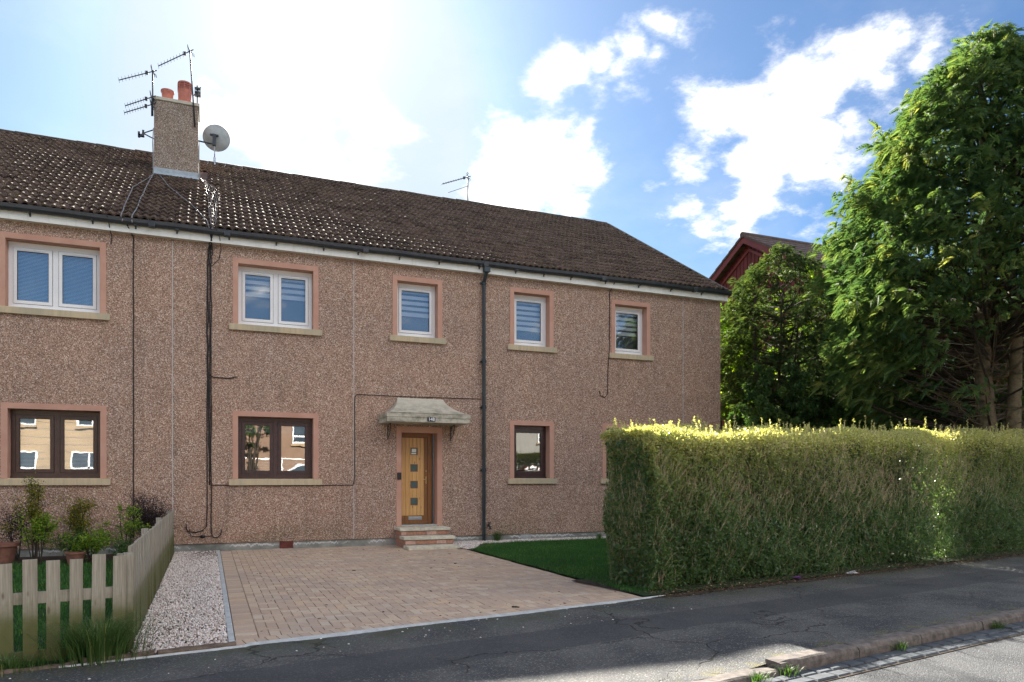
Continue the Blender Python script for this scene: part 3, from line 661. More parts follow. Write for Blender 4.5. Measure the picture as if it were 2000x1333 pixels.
    s = MB(); ex = .175; vs = [(x0-ex, -.065), (x1+ex, -.065), (x1+ex, -.002), (x0-ex, -.002)]
    s.box(x0-ex, x1+ex, -.065, -.0135, z0-.128, z0-.004); s.box(x0-.0, x1+.0, -.0133, .30, z0-.12, z0+.004)
    s.build('sill', 'sill', win, bevel=.006)
def f(t, b):
    tr = t.node('ShaderNodeBsdfTransparent', {'Color': (1, 1, 1)}); df = t.node('ShaderNodeBsdfDiffuse', {'Color': (.8, .82, .85)}); ms = t.node('ShaderNodeMixShader', {0: .10}); t.l.new(tr.outputs[0], ms.inputs[1]); t.l.new(df.outputs[0], ms.inputs[2]); return ms.outputs[0]
M['net'] = mat('net_curtain', f)
for wi in wins: window(*wi)

# front door
yd = .24
s = MB(); bw = .112; yo = -.014
for (a0, a1, c0, c1) in ((DX0-bw, DX0, DZ0, DZ1+bw+.02), (DX1, DX1+bw, DZ0, DZ1+bw+.02), (DX0, DX1, DZ1, DZ1+bw+.02)): s.box(a0, a1, yo, .002, c0, c1)
s.box(DX0-.003, DX0, .003, .33, DZ0, DZ1); s.box(DX1, DX1+.003, .003, .33, DZ0, DZ1); s.box(DX0, DX1, .003, .33, DZ1, DZ1+.003)
s.build('door_surround', 'paint_salmon', house)
b = MB(); b.box(DX0+.002, DX0+.045, yd-.01, yd+.06, DZ0, DZ1-.003); b.box(4.60, 4.70, yd-.01, yd+.06, DZ0, DZ1-.003); b.box(DX0+.045, 4.60, yd-.01, yd+.06, DZ1-.085, DZ1-.003)
b.build('door_frame', 'oak_dark', house)
door = MB(); door.box(3.985, 4.597, yd+.02, yd+.06, DZ0+.025, DZ1-.09); door = door.build('front_door', 'oak_dark', house, label='oak door with four small square panes')
npl = 6; xa, xb = 4.0, 4.515
for i in range(npl):
    b = MB(); p0 = xa+(xb-xa)*i/npl; p1 = xa+(xb-xa)*(i+1)/npl
    b.box(p0+.002, p1-.002, yd-.001, yd+.0195, DZ0+.22, DZ1-.10); b.build('door_plank', 'oak', door, bevel=.002)
b = MB(); b.box(4.517, 4.594, yd-.001, yd+.0195, DZ0+.03, DZ1-.092); b.box(3.99, 4.515, yd-.001, yd+.0195, DZ0+.03, DZ0+.217); b.build('door_rail', 'oak_mid', door) if 'oak_mid' in M else b.build('door_rail', 'oak_dark', door)
for z, m_ in ((2.065, 'frosted'), (1.69, 'frosted'), (1.315, 'frosted'), (.935, 'frosted')):
    b = MB(); c = 4.287; h = .072; b.box(c-h, c+h, yd-.0025, yd-.0012, z-h, z+h); b.build('door_pane', m_, door)
    b = MB()
    for (p0, p1, r0, r1) in ((c-h-.012, c+h+.012, z+h, z+h+.012), (c-h-.012, c+h+.012, z-h-.012, z-h), (c-h-.012, c-h, z-h, z+h), (c+h, c+h+.012, z-h, z+h)): b.box(p0, p1, yd-.008, yd-.0012, r0, r1)
    b.build('pane_bead', 'oak_dark', door)
b = MB(); b.box(4.235, 4.335, yd-.005, yd-.0028, 2.045, 2.12); b.box(4.225, 4.335, yd-.005, yd-.0028, 2.0, 2.03); b.build('paper_notice', 'paper', door)
b = MB(); b.box(4.155, 4.465, yd-.012, yd-.0012, .52, .60); b.box(4.175, 4.445, yd-.018, yd-.0125, .54, .58); b.build('letter_plate', 'metal', door, bevel=.003)
b = MB(); b.tube([(4.562, yd-.005, 1.43), (4.562, yd-.05, 1.43), (4.49, yd-.055, 1.43)], .009, 8); b.box(4.547, 4.577, yd-.008, yd-.0012, 1.33, 1.50); b.tube([(4.562, yd-.02, 1.62), (4.562, yd, 1.62)], .015, 10); b.build('door_handle', 'brass', door)
b = MB(); b.tube([(4.728, yd-.02, DZ0+.01), (4.728, yd-.02, DZ1-.01)], .011, 8); b.box(4.716, 4.742, yd-.045, yd-.008, 1.95, 2.03); b.build('security_grille_edge', 'metal', house)
b = MB(); b.box(DX0-.0, DX1, .0, yd+.02, DZ0-.012, DZ0+.02); b.build('door_threshold', 'concrete', house)
b = MB(); b.box(3.835, 3.925, -.055, -.0145, 1.43, 1.585); b.build('key_safe', 'gasket', house, bevel=.012)

# canopy
b = MB(); cx0, cx1, cy = 3.44, 5.27, -.79
b.box(cx0, cx1, cy, -.001, 2.645, 2.742); b.box(cx0-.012, cx1+.012, cy-.012, -.001, 2.744, 2.835)
rings = []
for i in range(9):
    q = i/8; sx = 1-(1-.585)*(1-(1-q)**1.6); yy = (cy+.03)*(1-q)**1.25-.06*q*0-.055; zz = 2.836+.39*(q**1.25)
    mx = (cx0+cx1)/2; hw = (cx1-cx0)/2-.02; rings.append([(mx-hw*sx, -.002, zz), (mx-hw*sx, yy, zz), (mx+hw*sx, yy, zz), (mx+hw*sx, -.002, zz)])
vs = [p for r in rings for p in r]; fs = []
for i in range(8):
    for j in range(3): fs.append((i*4+j, i*4+j+1, (i+1)*4+j+1, (i+1)*4+j))
fs.append((32, 33, 34, 35)); b.add(vs, fs); canopy = b.build('porch_canopy', 'canopy', house, bevel=.004)
for x in (3.63, 5.07):
    b = MB(); pts = [(x, -.02, 2.30+i*.02) for i in range(17)]; b.tube(pts, .011, 6); b.tube([(x, -.02, 2.62), (x, -.30, 2.64)], .010, 6)
    b.tube([(x, -.02-.26*math.sin(a), 2.36+.27*(1-math.cos(a))) for a in [i*.157 for i in range(11)]], .008, 6)
    b.tube([(x, -.09-.04*math.cos(a), 2.56+.04*math.sin(a)) for a in [i*.5 for i in range(12)]], .007, 5); b.build('scroll_bracket', 'gutter', canopy, smooth=True)
pl = MB(); pl.box(4.30, 4.475, cy-.022, cy-.0125, 2.665, 2.752); pl = pl.build('number_plaque', 'plaque', canopy, bevel=.003)
fc = bpy.data.curves.new('n', 'FONT'); fc.body = '148'; fc.size = .095; fc.extrude = .002; fc.align_x = 'CENTER'; fc.align_y = 'CENTER'; fc.offset = .0015
fo = bpy.data.objects.new('tmp_n', fc); link(fo); bpy.context.view_layer.update(); me = bpy.data.meshes.new_from_object(fo); bpy.data.objects.remove(fo)
me.materials.clear(); me.materials.append(M['white']); o = link(bpy.data.objects.new('house_number', me)); o.parent = pl; org = Vector((4.387, cy-.0245, 2.708)); o.location = org-ORG[pl.name]; o.rotation_euler = (rad(90), 0, 0)

# steps
steps = MB(); sx0, sx1 = 3.80, 4.86
steps.box(sx0+.012, sx1-.012, -.52, -.001, -.05, .325); steps.box(sx0+.012, sx1-.012, -.87, -.5205, -.05, .16); steps = steps.build('entrance_steps', 'mortar', house)
for (zt, y0, y1) in ((.39, -.565, -.001), (.225, -.915, -.5), (.052, -1.31, -.85)):
    for (a, c) in ((sx0-.03, 4.31), (4.314, sx1+.03)):
        b = MB(); b.box(a, c, y0, y1, zt-.062, zt); b.build('tread_slab', 'slab', steps, bevel=.006)
for zc, yf_, x0_, n_ in ((.276, -.522, sx0, 5), (.108, -.872, sx0, 5)):
    xx = sx0; i = 0
    while xx < sx1-.03:
        L = min(.225, sx1-xx) if not (i == 0 and zc > .2) else .11; b = MB(); b.box(xx+.005, xx+L-.005, yf_-.012, yf_-.0005, zc-.038, zc+.040); b.build('brick', 'brick' if i % 3 else 'brick2', steps, bevel=.002); xx += L; i += 1
for (y0, y1, rows) in ((-.522, -.02, (.276, .19, .108, .02)), (-.872, -.53, (.108, .02))):
    for k, zc in enumerate(rows):
        yy = y1 - (.1 if k % 2 else 0)
        while yy > y0+.03:
            L = min(.225, yy-y0); b = MB(); b.box(sx0-.0, sx0+.0118, yy-L+.004, yy-.004, zc-.036, zc+.038); b.build('brick', 'brick', steps, bevel=.002); yy -= L

# fascia, soffit, gutter, downpipe
b = MB(); b.box(XL, XR+.14, -.135, -.115, 6.148, 6.375); b.build('fascia_board', 'fascia', house)
b = MB(); b.box(XL, XR+.13, -.1148, -.0005, 6.150, 6.165); b.build('soffit', 'fascia', house)
b = MB(); prof = [(-.145, 6.395), (-.148, 6.33), (-.165, 6.295), (-.20, 6.28), (-.235, 6.295), (-.255, 6.33), (-.262, 6.395), (-.254, 6.395), (-.247, 6.335), (-.20, 6.295), (-.156, 6.335), (-.152, 6.395)]
n_ = len(prof); vs = []; NX = 60
for i in range(NX+1):
    x = XL+(XR+.17-XL)*i/NX; dz = .006*math.sin(i*1.3)+.004*math.sin(i*.37); vs += [(x, y, z+dz-.0015*(i % 2)) for y, z in prof]
b.add(vs, [(i*n_+j, i*n_+(j+1) % n_, (i+1)*n_+(j+1) % n_, (i+1)*n_+j) for i in range(NX) for j in range(n_)] + [tuple(range(n_)), tuple(NX*n_+j for j in range(n_-1, -1, -1))]); gut = b.build('gutter', 'gutter', house)
x = -3.9
while x < XR+.1:
    b = MB(); b.box(x-.014, x+.014, -.272, -.136, 6.262, 6.279); b.box(x-.014, x+.014, -.150, -.136, 6.225, 6.2618); b.box(x-.03, x+.03, -.268, -.14, 6.2795, 6.29) if random.random() < .3 else None
    b.build('gutter_bracket', 'gutter', gut); x += random.choice((.72, .9, .95, 1.0))
for x in (-1.0, .35, 3.1, 5.84, 8.9, 11.6):
    b = MB(); b.box(x-.06, x+.06, -.272, -.142, 6.272, 6.37); b.build('gutter_joint', 'gutter', gut, bevel=.01)
b = MB(); px_ = 5.85; b.tube([(px_+.02, -.20, 6.29), (px_+.02, -.20, 6.18), (px_+.0, -.13, 6.02), (px_, -.075, 5.93), (px_, -.075, .02)], .038, 12)
b.box(px_-.05, px_+.09, -.262, -.138, 6.16, 6.275)
for z in (5.9, 4.1, 3.05, 1.6): b.tube([(px_, -.075, z), (px_, -.075, z+.09)], .050, 12); b.box(px_-.075, px_+.075, -.05, -.001, z+.02, z+.06)
b.tube([(px_, -.075, .05), (px_, -.085, -.02)], .045, 12); b.build('downpipe', 'pipe', house, smooth=False)
b = MB(); b.tube([(5.98, -.001, .36), (5.98, -.08, .36), (5.99, -.12, .33), (5.99, -.12, .28)], .022, 10); b.tube([(5.98, -.07, .36), (5.98, -.07, .43)], .018, 8); b.box(5.94, 6.02, -.085, -.055, .425, .445); b.build('garden_tap', 'gutter', house, smooth=True)

# roof
SLP = .601; Y0, Z0_ = -.17, 6.435
def zr(y): return Z0_+(y-Y0)*SLP
nrm = Vector((0, -SLP, 1)).normalized(); dn = math.atan(SLP)
roof = MB(); xe = XR+.10
roof.add([(XL, Y0, zr(Y0)-.04), (xe, Y0, zr(Y0)-.04), (xe, 6.1, zr(6.1)-.04), (XL, 6.1, zr(6.1)-.04), (xe, 12.37, zr(Y0)-.04), (XL, 12.37, zr(Y0)-.04)], [(0, 1, 2, 3), (3, 2, 4, 5)])
roof = roof.build('roof', 'far_tile', house, origin=(4, 6, 8))
G = .333; TW = .30; ns = 12
prof = []
for i in range(ns+1):
    u = TW*i/ns; h = 0
    for c in (.075, .225): h = max(h, .036*math.cos(min(1, abs(u-c)/.052)*math.pi/2)**.8 if abs(u-c) < .052 else 0)
    prof.append((u+.003, h))
tv = []; tf = []
for (u, h) in prof: tv += [(u*.985, 0, h+.022), (u*.985, 0, h-.016), (u*.985, .075, h+.014), (u*.985, G+.03, h-.020)]
for i in range(ns): a = i*4; tf += [(a, a+4, a+6, a+2), (a+2, a+6, a+7, a+3), (a+1, a+5, a+4, a)]
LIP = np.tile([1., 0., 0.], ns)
tv = np.array(tv); tf = np.array(tf)
Rt = Matrix.Rotation(dn, 4, 'X')
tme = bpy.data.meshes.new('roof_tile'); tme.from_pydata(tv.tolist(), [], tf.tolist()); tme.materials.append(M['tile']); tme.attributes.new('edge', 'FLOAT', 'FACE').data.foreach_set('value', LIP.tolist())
L_ = (6.1-Y0)/math.cos(dn); rows = int(L_/G)+1; tl = []
for r in range(rows):
    x = -8.1; sl_ = r*L_/rows
    while x < xe-.29:
        y = Y0+sl_*math.cos(dn); p = Vector((x, y, zr(y)))
        if not (-1.30 < x+.15 < -.14 and 3.72 < y < 4.75): tl.append((p.dot(Vector((FW.x, FW.y, 0)))+15.85*FW.y, p, (x+.15)*0.9236-(y+15.85)*.3833))
        x += TW
    # cut tile at the verge
vis = sorted([t_ for t_ in tl if abs(t_[2])/t_[0] < .69], key=lambda t_: t_[0]); chosen = set(id(t_) for t_ in vis[:300])
P = []; 
for t_ in tl:
    zc, p, _ = t_; jit = (random.gauss(0, .004), random.gauss(0, .006)); 
    if id(t_) in chosen:
        o = link(bpy.data.objects.new('roof_tile', tme)); o.parent = roof; o.location = p+nrm*random.uniform(0, .004)-ORG[roof.name]; o.rotation_euler = (dn+random.gauss(0, .013), random.gauss(0, .016), random.gauss(0, .006))
    else: P.append((p+nrm*random.uniform(0, .005), random.gauss(0, .013), random.gauss(0, .016)))
PP = np.array([tuple(a) for a, *_ in P]); RR = np.array([np.array((Matrix.Rotation(dn+b_, 3, 'X') @ Matrix.Rotation(c, 3, 'Y'))) for _, b_, c in P])
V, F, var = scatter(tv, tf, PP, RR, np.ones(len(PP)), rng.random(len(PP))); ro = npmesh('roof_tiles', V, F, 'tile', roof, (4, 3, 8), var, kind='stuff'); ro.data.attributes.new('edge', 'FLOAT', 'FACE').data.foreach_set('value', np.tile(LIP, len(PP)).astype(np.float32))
# verge strip, ridge tiles
b = MB(); 
for (ya, yb) in ((Y0, 6.1), (12.37, 6.1)):
    za, zb_ = Z0_, zr(6.1); b.add([(xe-.10, ya, za-.10), (xe+.035, ya, za-.10), (xe+.035, yb, zb_-.10), (xe-.10, yb, zb_-.10), (xe-.10, ya, za+.025), (xe+.035, ya, za+.025), (xe+.035, yb, zb_+.025), (xe-.10, yb, zb_+.025)], [(0, 1, 2, 3), (4, 7, 6, 5), (1, 5, 6, 2), (0, 4, 5, 1), (0, 3, 7, 4), (2, 6, 7, 3)])
b.build('verge', 'ridge', roof)
rb = MB(); n = 8; vs = []
for k in range(n+1): a = math.pi*k/n; vs += [(0, -.13*math.cos(a), .10*math.sin(a)-.02), (.445, -.125*math.cos(a), .095*math.sin(a)-.02)]
rb.add(vs, [(2*k, 2*k+1, 2*k+3, 2*k+2) for k in range(n)] + [tuple(range(0, 2*n+2, 2))]); rme = bpy.data.meshes.new('ridge_tile'); rme.from_pydata(rb.v, [], rb.f); rme.materials.append(M['ridge'])
x = -9.
while x < xe-.2: o = link(bpy.data.objects.new('ridge_tile', rme)); o.parent = roof; o.location = Vector((x, 6.1, zr(6.1)-.03+random.gauss(0, .006)))-ORG[roof.name]; o.rotation_euler = (0, random.gauss(0, .006), 0); x += .45

# chimney
CX0, CX1, CY0, CY1 = -1.21, -.225, 3.8, 4.62
b = MB(); b.box(CX0, CX1, CY0, CY1, 8.4, 10.62); chim = b.build('chimney', 'wall2', house)
b = MB(); b.box(CX0-.03, CX1+.03, CY0-.03, CY1+.03, 10.6205, 10.70); b.build('chimney_cap', 'canopy', chim, bevel=.01)
b = MB(); b.box(CX0-.012, CX1+.012, CY0-.014, CY0-.0005, zr(CY0)-.05, zr(CY0)+.16)
b.add([(CX0-.02, CY0-.16, zr(CY0-.16)+.045), (CX1+.02, CY0-.16, zr(CY0-.16)+.045), (CX1+.02, CY0-.015, zr(CY0)+.06), (CX0-.02, CY0-.015, zr(CY0)+.06)], [(0, 1, 2, 3)])
for s_, x in ((-1, CX0), (1, CX1)): b.add([(x+s_*.003, CY0, zr(CY0)), (x+s_*.003, CY1, zr(CY1)), (x+s_*.003, CY1, zr(CY1)+.15), (x+s_*.003, CY0, zr(CY0)+.15)], [(0, 1, 2, 3)])
b.build('lead_flashing', 'lead', chim)
b = MB(); b.lathe([(.115, 0), (.12, .12), (.135, .30), (.155, .32), (.155, .36), (.135, .36), (.12, .10)], (-.93, 4.2, 10.70), 24, False); b.build('chimney_pot', 'pot', chim, smooth=True, label='short open terracotta chimney pot')
b = MB(); b.lathe([(.15, 0), (.155, .17), (.165, .18), (.150, .20), (.155, .36), (.165, .40), (.165, .44)], (-.54, 4.2, 10.70), 24, False)
for k in range(3): b.lathe([(.165, .452+k*.045), (.165, .475+k*.045), (.13, .475+k*.045), (.13, .452+k*.045)], (-.54, 4.2, 10.70), 24, False)
b.lathe([(.12, .30), (.12, .57)], (-.54, 4.2, 10.70), 16, False); b.lathe([(.165, .59), (.16, .63), (.10, .655), (.0, .66)], (-.54, 4.2, 10.70), 24, False)
for k in range(8): a = k*.785; b.box(-.008, .008, -.008, .008, .40, .60, Matrix.Translation((-.54+.158*math.cos(a), 4.2+.158*math.sin(a), 10.70)))
b.build('chimney_pot', 'pot', chim, smooth=False, label='tall louvred terracotta chimney cowl')

# ================================================================== AERIALS, DISH, CABLES
def aerial(name, base, top, tip, label, group='television aerials on the roof', refl=True):
    e = empty(name, base, label, 'tv aerial', group); b = MB(); b.tube([base, top], .018, 8); b.build('mast', 'metal_dark', e, smooth=True)
    top = Vector(top); tip = Vector(tip); d = tip-top; head = top+Vector((0, 0, -.03)); L = d.length; dn_ = d.normalized(); side = Vector((-dn_.y, dn_.x, 0)).normalized(); up = side.cross(dn_)
    b = MB(); b.tube([head-dn_*.10, head+d], .012, 6); b.build('boom', 'metal_dark', e)
    b = MB()
    for i in range(9):
        c = head+d*(.22+.78*i/8); b.tube([c-side*.12, c+side*.12], .0045, 4)
    b.build('element', 'metal_dark', e)
    b = MB()
    for s_ in (-1, 1):
        b.tube([head+up*.02*s_, head+up*.13*s_-dn_*.03+side*.06, head+up*.13*s_-dn_*.03-side*.06, head+up*.02*s_], .006, 4)
        b.tube([head+up*.07*s_+side*.14, head+up*.07*s_-side*.14], .006, 4)
    b.box(-.03, .03, -.03, .03, -.03, .04, Matrix.Translation(head+dn_*.14)); b.build('reflector', 'metal_dark', e)
    return e
aerial('tv_aerial', (-1.235, 3.78, 10.2), (-1.235, 3.78, 11.30), (-1.96, 3.80, 10.95), 'upper left yagi aerial on a short mast at the chimney corner')
aerial('tv_aerial', (-.30, 3.76, 10.1), (-.415, 3.76, 11.96), (-1.11, 3.78, 11.46), 'tallest yagi aerial, on a long mast above the chimney pots')
aerial('tv_aerial', (-1.25, 3.76, 10.45), (-1.25, 3.74, 10.66), (-1.82, 3.74, 10.34), 'upper of the two small yagi aerials on the left side of the chimney')
aerial('tv_aerial', (-1.255, 3.80, 10.2), (-1.255, 3.76, 10.49), (-1.84, 3.76, 10.18), 'lower of the two small yagi aerials on the left side of the chimney')
aerial('tv_aerial', (7.66, 6.28, 9.9), (7.66, 6.28, 11.12), (6.80, 6.25, 10.75), 'lone yagi aerial standing behind the middle of the ridge')
b = MB(); b.tube([(7.66, 6.28, 10.8), (6.95, 6.1, 10.42)], .008, 5); b.build('stay', 'metal_dark', bpy.data.objects['tv_aerial.004'])
e = empty('aerial_bracket', (-.25, 3.9, 10.4), 'short cluttered mast end strapped to the right edge of the chimney top', 'aerial bracket'); b = MB(); b.tube([(-.25, 3.92, 10.3), (-.25, 3.92, 11.2)], .016, 8); b.build('mast', 'metal_dark', e)
b = MB(); 
for z in (10.95, 11.03, 11.12): b.box(-.31, -.17, 3.87, 3.95, z-.02, z+.02)
b.tube([(-.33, 3.9, 10.93), (-.17, 3.9, 11.17)], .012, 5); b.build('clamp', 'metal_dark', e)
e = empty('empty_dish_arm', (-1.23, 3.85, 9.8), 'empty bracket arm jutting from the left side of the chimney', 'bracket'); b = MB()
b.tube([(-1.22, 3.9, 9.92), (-1.46, 3.75, 9.72)], .014, 6); b.tube([(-1.22, 3.9, 9.70), (-1.46, 3.75, 9.74)], .014, 6); b.build('arm', 'metal_dark', e)
b = MB(); b.box(-1.54, -1.42, 3.70, 3.78, 9.64, 9.69); b.box(-1.55, -1.50, 3.70, 3.78, 9.62, 9.74); b.box(-1.46, -1.41, 3.72, 3.8, 9.66, 9.80); b.build('lnb_clamp', 'metal_dark', e)
# satellite dish, seen from behind
dish = empty('satellite_dish', (-.2, 4.0, 9.85), 'round grey mesh satellite dish on the right side of the chimney', 'satellite dish')
ax = Vector((.30, .86, .42)).normalized(); ux = ax.cross(Vector((0, 0, 1))).normalized(); uy = ux.cross(ax); dc = Vector((.17, 4.05, 10.03)); b = MB(); vs = []; fs = []; nr, na = 6, 32
for i in range(nr+1):
    r = .33*i/nr
    for k in range(na): a = 2*math.pi*k/na; vs.append(dc+ux*r*math.cos(a)*1.0+uy*r*.93*math.sin(a)+ax*(r*r*.7))
for i in range(nr):
    for k in range(na): fs.append((i*na+k, i*na+(k+1) % na, (i+1)*na+(k+1) % na, (i+1)*na+k))
b.add(vs, fs); b.build('reflector', 'dishmesh', dish, smooth=True) if 'dishmesh' in M else None
M['dishmesh'] = plain('grey_dish', (.50, .54, .57), .5, .2, 5); b.build('reflector', 'dishmesh', dish, smooth=True)
b = MB(); b.tube([vs[nr*na+k] for k in range(na)]+[vs[nr*na]], .008, 5); b.build('rim', 'metal', dish)
b = MB(); b.tube([(-.225, 4.0, 9.87), (.05, 3.95, 9.83), (.14, 3.95, 9.83)], .018, 8); b.box(.10, .18, 3.92, 4.0, 9.80, 10.08); b.box(.04, .24, 3.96, 4.02, 10.06, 10.09); b.box(-.25, -.2245, 3.9, 4.1, 9.75, 9.98); b.build('mount', 'metal_dark', dish)
b = MB(); b.tube([(.15, 3.98, 9.82), (.15, 4.03, 9.62), (.15, 4.15, 9.50)], .012, 6); b.box(.12, .18, 4.08, 4.16, 9.44, 9.56); b.tube([(.15, 4.1, 9.44), (.15, 4.1, 9.38)], .02, 8); b.build('lnb', 'metal', dish)
def wig(pts, a=.01, n=4):
    out = []
    for p, q in zip(pts[:-1], pts[1:]):
        p, q = Vector(p), Vector(q)
        for i in range(n): out.append(p.lerp(q, i/n)+Vector((random.gauss(0, a), 0, 0)))
    out.append(Vector(pts[-1])); return out
def onroof(x, y, h=.05): return (x, y, zr(y)+h)
CG = 'loose cables over the roof and facade'
def cable(pts, r, m, label, a=.008, n=4): b = MB(); b.tube(wig(pts, a, n), r, 5); return b.build('cable', m, smooth=True, label=label, cat='cable', group=CG)
# wall cables
cable([(-1.50, -.28, 6.40), (-1.40, -.145, 6.24), (-1.33, -.012, 6.1), (-1.328, -.012, 3.0), (-1.33, -.012, .3)], .011, 'cable', 'thin black cable running down the wall right of the left windows', .003, 8)
def bundle():
    b = MB()
    for k, x in enumerate((-.02, .005, .03, .055)):
        zb = (.40, .36, .30, .25)[k] + (1.0 if k == 1 else 0)*0
        pts = [(.10+random.uniform(-.08, .05), -.28, 6.42), (.06, -.15, 6.2), (x+.02, -.02, 6.0), (x, -.015, 5.7), (x, -.015, 3.55)]
        pts += [(x, -.015, .75)] if k in (0, 3) else [(x+(.02 if k == 1 else 0), -.015, 1.32)]
        b.tube(wig(pts, .006, 8), .010, 5)
    return b
b = bundle()
b.tube(wig([(.03, -.015, 3.52), (.10, -.015, 3.48), (.40, -.015, 3.47), (.53, -.02, 3.51)], .002), .010, 5)
b.tube([(-.02, -.015, .75), (-.03, -.015, .5), (-.09, -.015, .42), (-.22, -.015, .38), (-.37, -.015, .40), (-.40, -.015, .48), (-.40, -.015, .55)], .010, 5)
b.tube([(.055, -.015, .75), (.06, -.015, .35), (.10, -.015, .27), (.18, -.015, .27), (.24, -.015, .33), (.25, -.015, .42)], .010, 5)
b.tube([(.05, -.015, .30), (-.28, -.015, .30), (-.33, -.015, .34), (-.34, -.015, .45)], .007, 5); b.box(-.14, -.06, -.03, -.001, .27, .32)
b.tube(wig([(.15, -.28, 6.38), (.22, -.14, 6.2), (.24, -.02, 6.03), (.20, -.015, 5.85), (.07, -.015, 5.7)], .004), .007, 5)
b.build('cable_bundle', 'cable', smooth=True, label='thick bundle of black cables down the wall left of the double windows', cat='cable')
cable([(.07, -.012, 1.318), (1.3, -.012, 1.300), (2.885, -.012, 1.31), (2.91, -.012, 1.5), (2.91, -.012, 3.2), (2.96, -.012, 3.262), (4.2, -.012, 3.262), (5.8, -.012, 3.282)], .0085, 'cable', 'black cable stepping under the window and up over the porch canopy', .0015, 6)
cable([(9.25, -.275, 6.40), (9.24, -.14, 6.25), (9.20, -.012, 6.08), (9.19, -.012, 4.7), (9.15, -.012, 4.2), (9.14, -.012, 3.55), (9.05, -.012, 3.46), (8.93, -.012, 3.50), (8.90, -.012, 3.62)], .010, 'cable', 'black cable hanging beside the far right upper window, ending in a hook', .002, 4)
cable([(-1.75, -.28, 6.38), (-1.72, -.15, 6.22), (-1.70, -.012, 6.05), (-1.71, -.012, 5.92)], .008, 'cable', 'short cut cable end above the left upper window', .003)
# roof cables
for pts, r, m_, lb in (
  ([(-1.22, 3.78, 9.6), onroof(-1.2, 3.5), onroof(-1.35, 2.7), onroof(-1.50, 2.0), onroof(-1.52, .6), onroof(-1.52, -.2), (-1.5, -.28, 6.3)], .009, 'cable_g', 'grey cable lying on the tiles furthest left of the chimney'),
  ([(-1.22, 3.76, 9.9), onroof(-1.22, 3.5), onroof(-1.28, 1.45), onroof(-1.30, .5), onroof(-1.33, -.2), (-1.33, -.28, 6.3)], .011, 'cable_g', 'straight grey cable from the chimney down to the gutter'),
  ([onroof(-1.1, 3.6), onroof(-.82, 2.45), onroof(-.32, 1.13), onroof(-.02, .1), (.02, -.28, 6.38)], .009, 'cable_g', 'grey cable crossing the tiles below the chimney to the right')): cable(pts, r, m_, lb, .008, 3)
for k in range(6):
    a = -.06+.024*k; pts = [(-.215, 4.3, 9.5+.1*k), onroof(-.20, 4.1-.08*k), onroof(.0+a+.02*k, 3.0), onroof(.05+.03*k+a, 2.2), onroof(.02+.028*k, 1.3), onroof(.05+.02*k+a*.5, .4), onroof(.08+a*.3, -.2, .03), (.08+a*.3, -.28, 6.36)]
    cable(pts, .007, 'cable_w', ('%s pale cable strand in the tangle right of the chimney' % ('leftmost', 'second', 'third', 'fourth', 'fifth', 'rightmost')[k]), .009, 3)

# ================================================================== FENCES
def fboard(L, wd=.12, th=.02):
    b = MB(); b.box(-wd/2, wd/2, -th/2, th/2, 0, L); me = bpy.data.meshes.new('fence_board'); me.from_pydata(b.v, [], b.f); me.materials.append(M['fence_wood']); return me
fb1 = [fboard(.925, .094), fboard(.945, .097), fboard(.915, .091)]
ff = empty('picket_fence', st(-1.2, -.28), 'low weathered picket fence with flat wooden boards along the footway', 'fence')
t0c = -.62; tc_ = -.86
for k in range(11):
    o = link(bpy.data.objects.new('fence_board', fb1[k % 3])); p = st(-.878-.1515*k, -.245, -.125-.012*(k>2)); o.parent = ff; o.location = p-ORG[ff.name]; o.rotation_euler = (random.gauss(0, .012), random.gauss(0, .012), UA)
for z in (.50, .04):
    b = MB(); b.box(-2.9, -.835, .255, .29, z-.045+.0, z+.045, SM); b.build('rail', 'fence_wood', ff)
for t in (-.80, -2.62): b = MB(); b.box(t-.035, t+.035, .292, .362, -.15, .815, SM); b.build('post', 'fence_wood', ff)
sf = empty('side_fence', (-.63, -4.5, 0), 'long close-boarded weathered wooden fence running back to the house wall', 'fence')
y = -8.62; k = 0; fb2 = fboard(.945, .135)
while y < -.06:
    o = link(bpy.data.objects.new('fence_board', fb2)); o.parent = sf; o.location = Vector((-.62+random.gauss(0, .004), y, -.095+random.gauss(0, .004)))-ORG[sf.name]; o.rotation_euler = (random.gauss(0, .005), random.gauss(0, .005), rad(90)+random.gauss(0, .03)); y += .166; k += 1
for z in (.50, .08): b = MB(); b.box(-.668, -.632, -8.7, -.03, z-.045, z+.045); b.build('rail', 'fence_wood', sf)
for y in (-8.55, -6.0, -3.3, -.4): b = MB(); b.box(-.742, -.67, y-.036, y+.036, -.15, .775 if y < -8 else .84); b.build('post', 'fence_wood', sf)
# concrete edging kerbs along the back of the footway
ed = empty('garden_edging', st(-1.5, .0), 'row of brown mossy concrete edging kerbs under the picket fence and gravel', 'kerb edging')
for a, c in ((-.62, .0), (-1.16, -.63), (-1.88, -1.17), (-2.8, -1.89), (-3.8, -2.81)):
    b = MB(); vs = []; n = 8
    for i in range(n+1):
        t = a+.006+(c-a-.012)*i/n
        for w_, z in ((.04, -.05), (.045, .03), (.03, .045), (-.02, .048), (-.03, .03), (-.03, -.05)): vs.append(st(t, w_+random.gauss(0, .004), z+random.gauss(0, .004)-.012+(-.02 if t < -1.2 else 0)))
    b.add(vs, [(i*6+j, (i+1)*6+j, (i+1)*6+j+1, i*6+j+1) for i in range(n) for j in range(5)]+[tuple(range(6)), tuple(n*6+j for j in range(5, -1, -1))]); b.build('edging_stone', 'edging', ed)

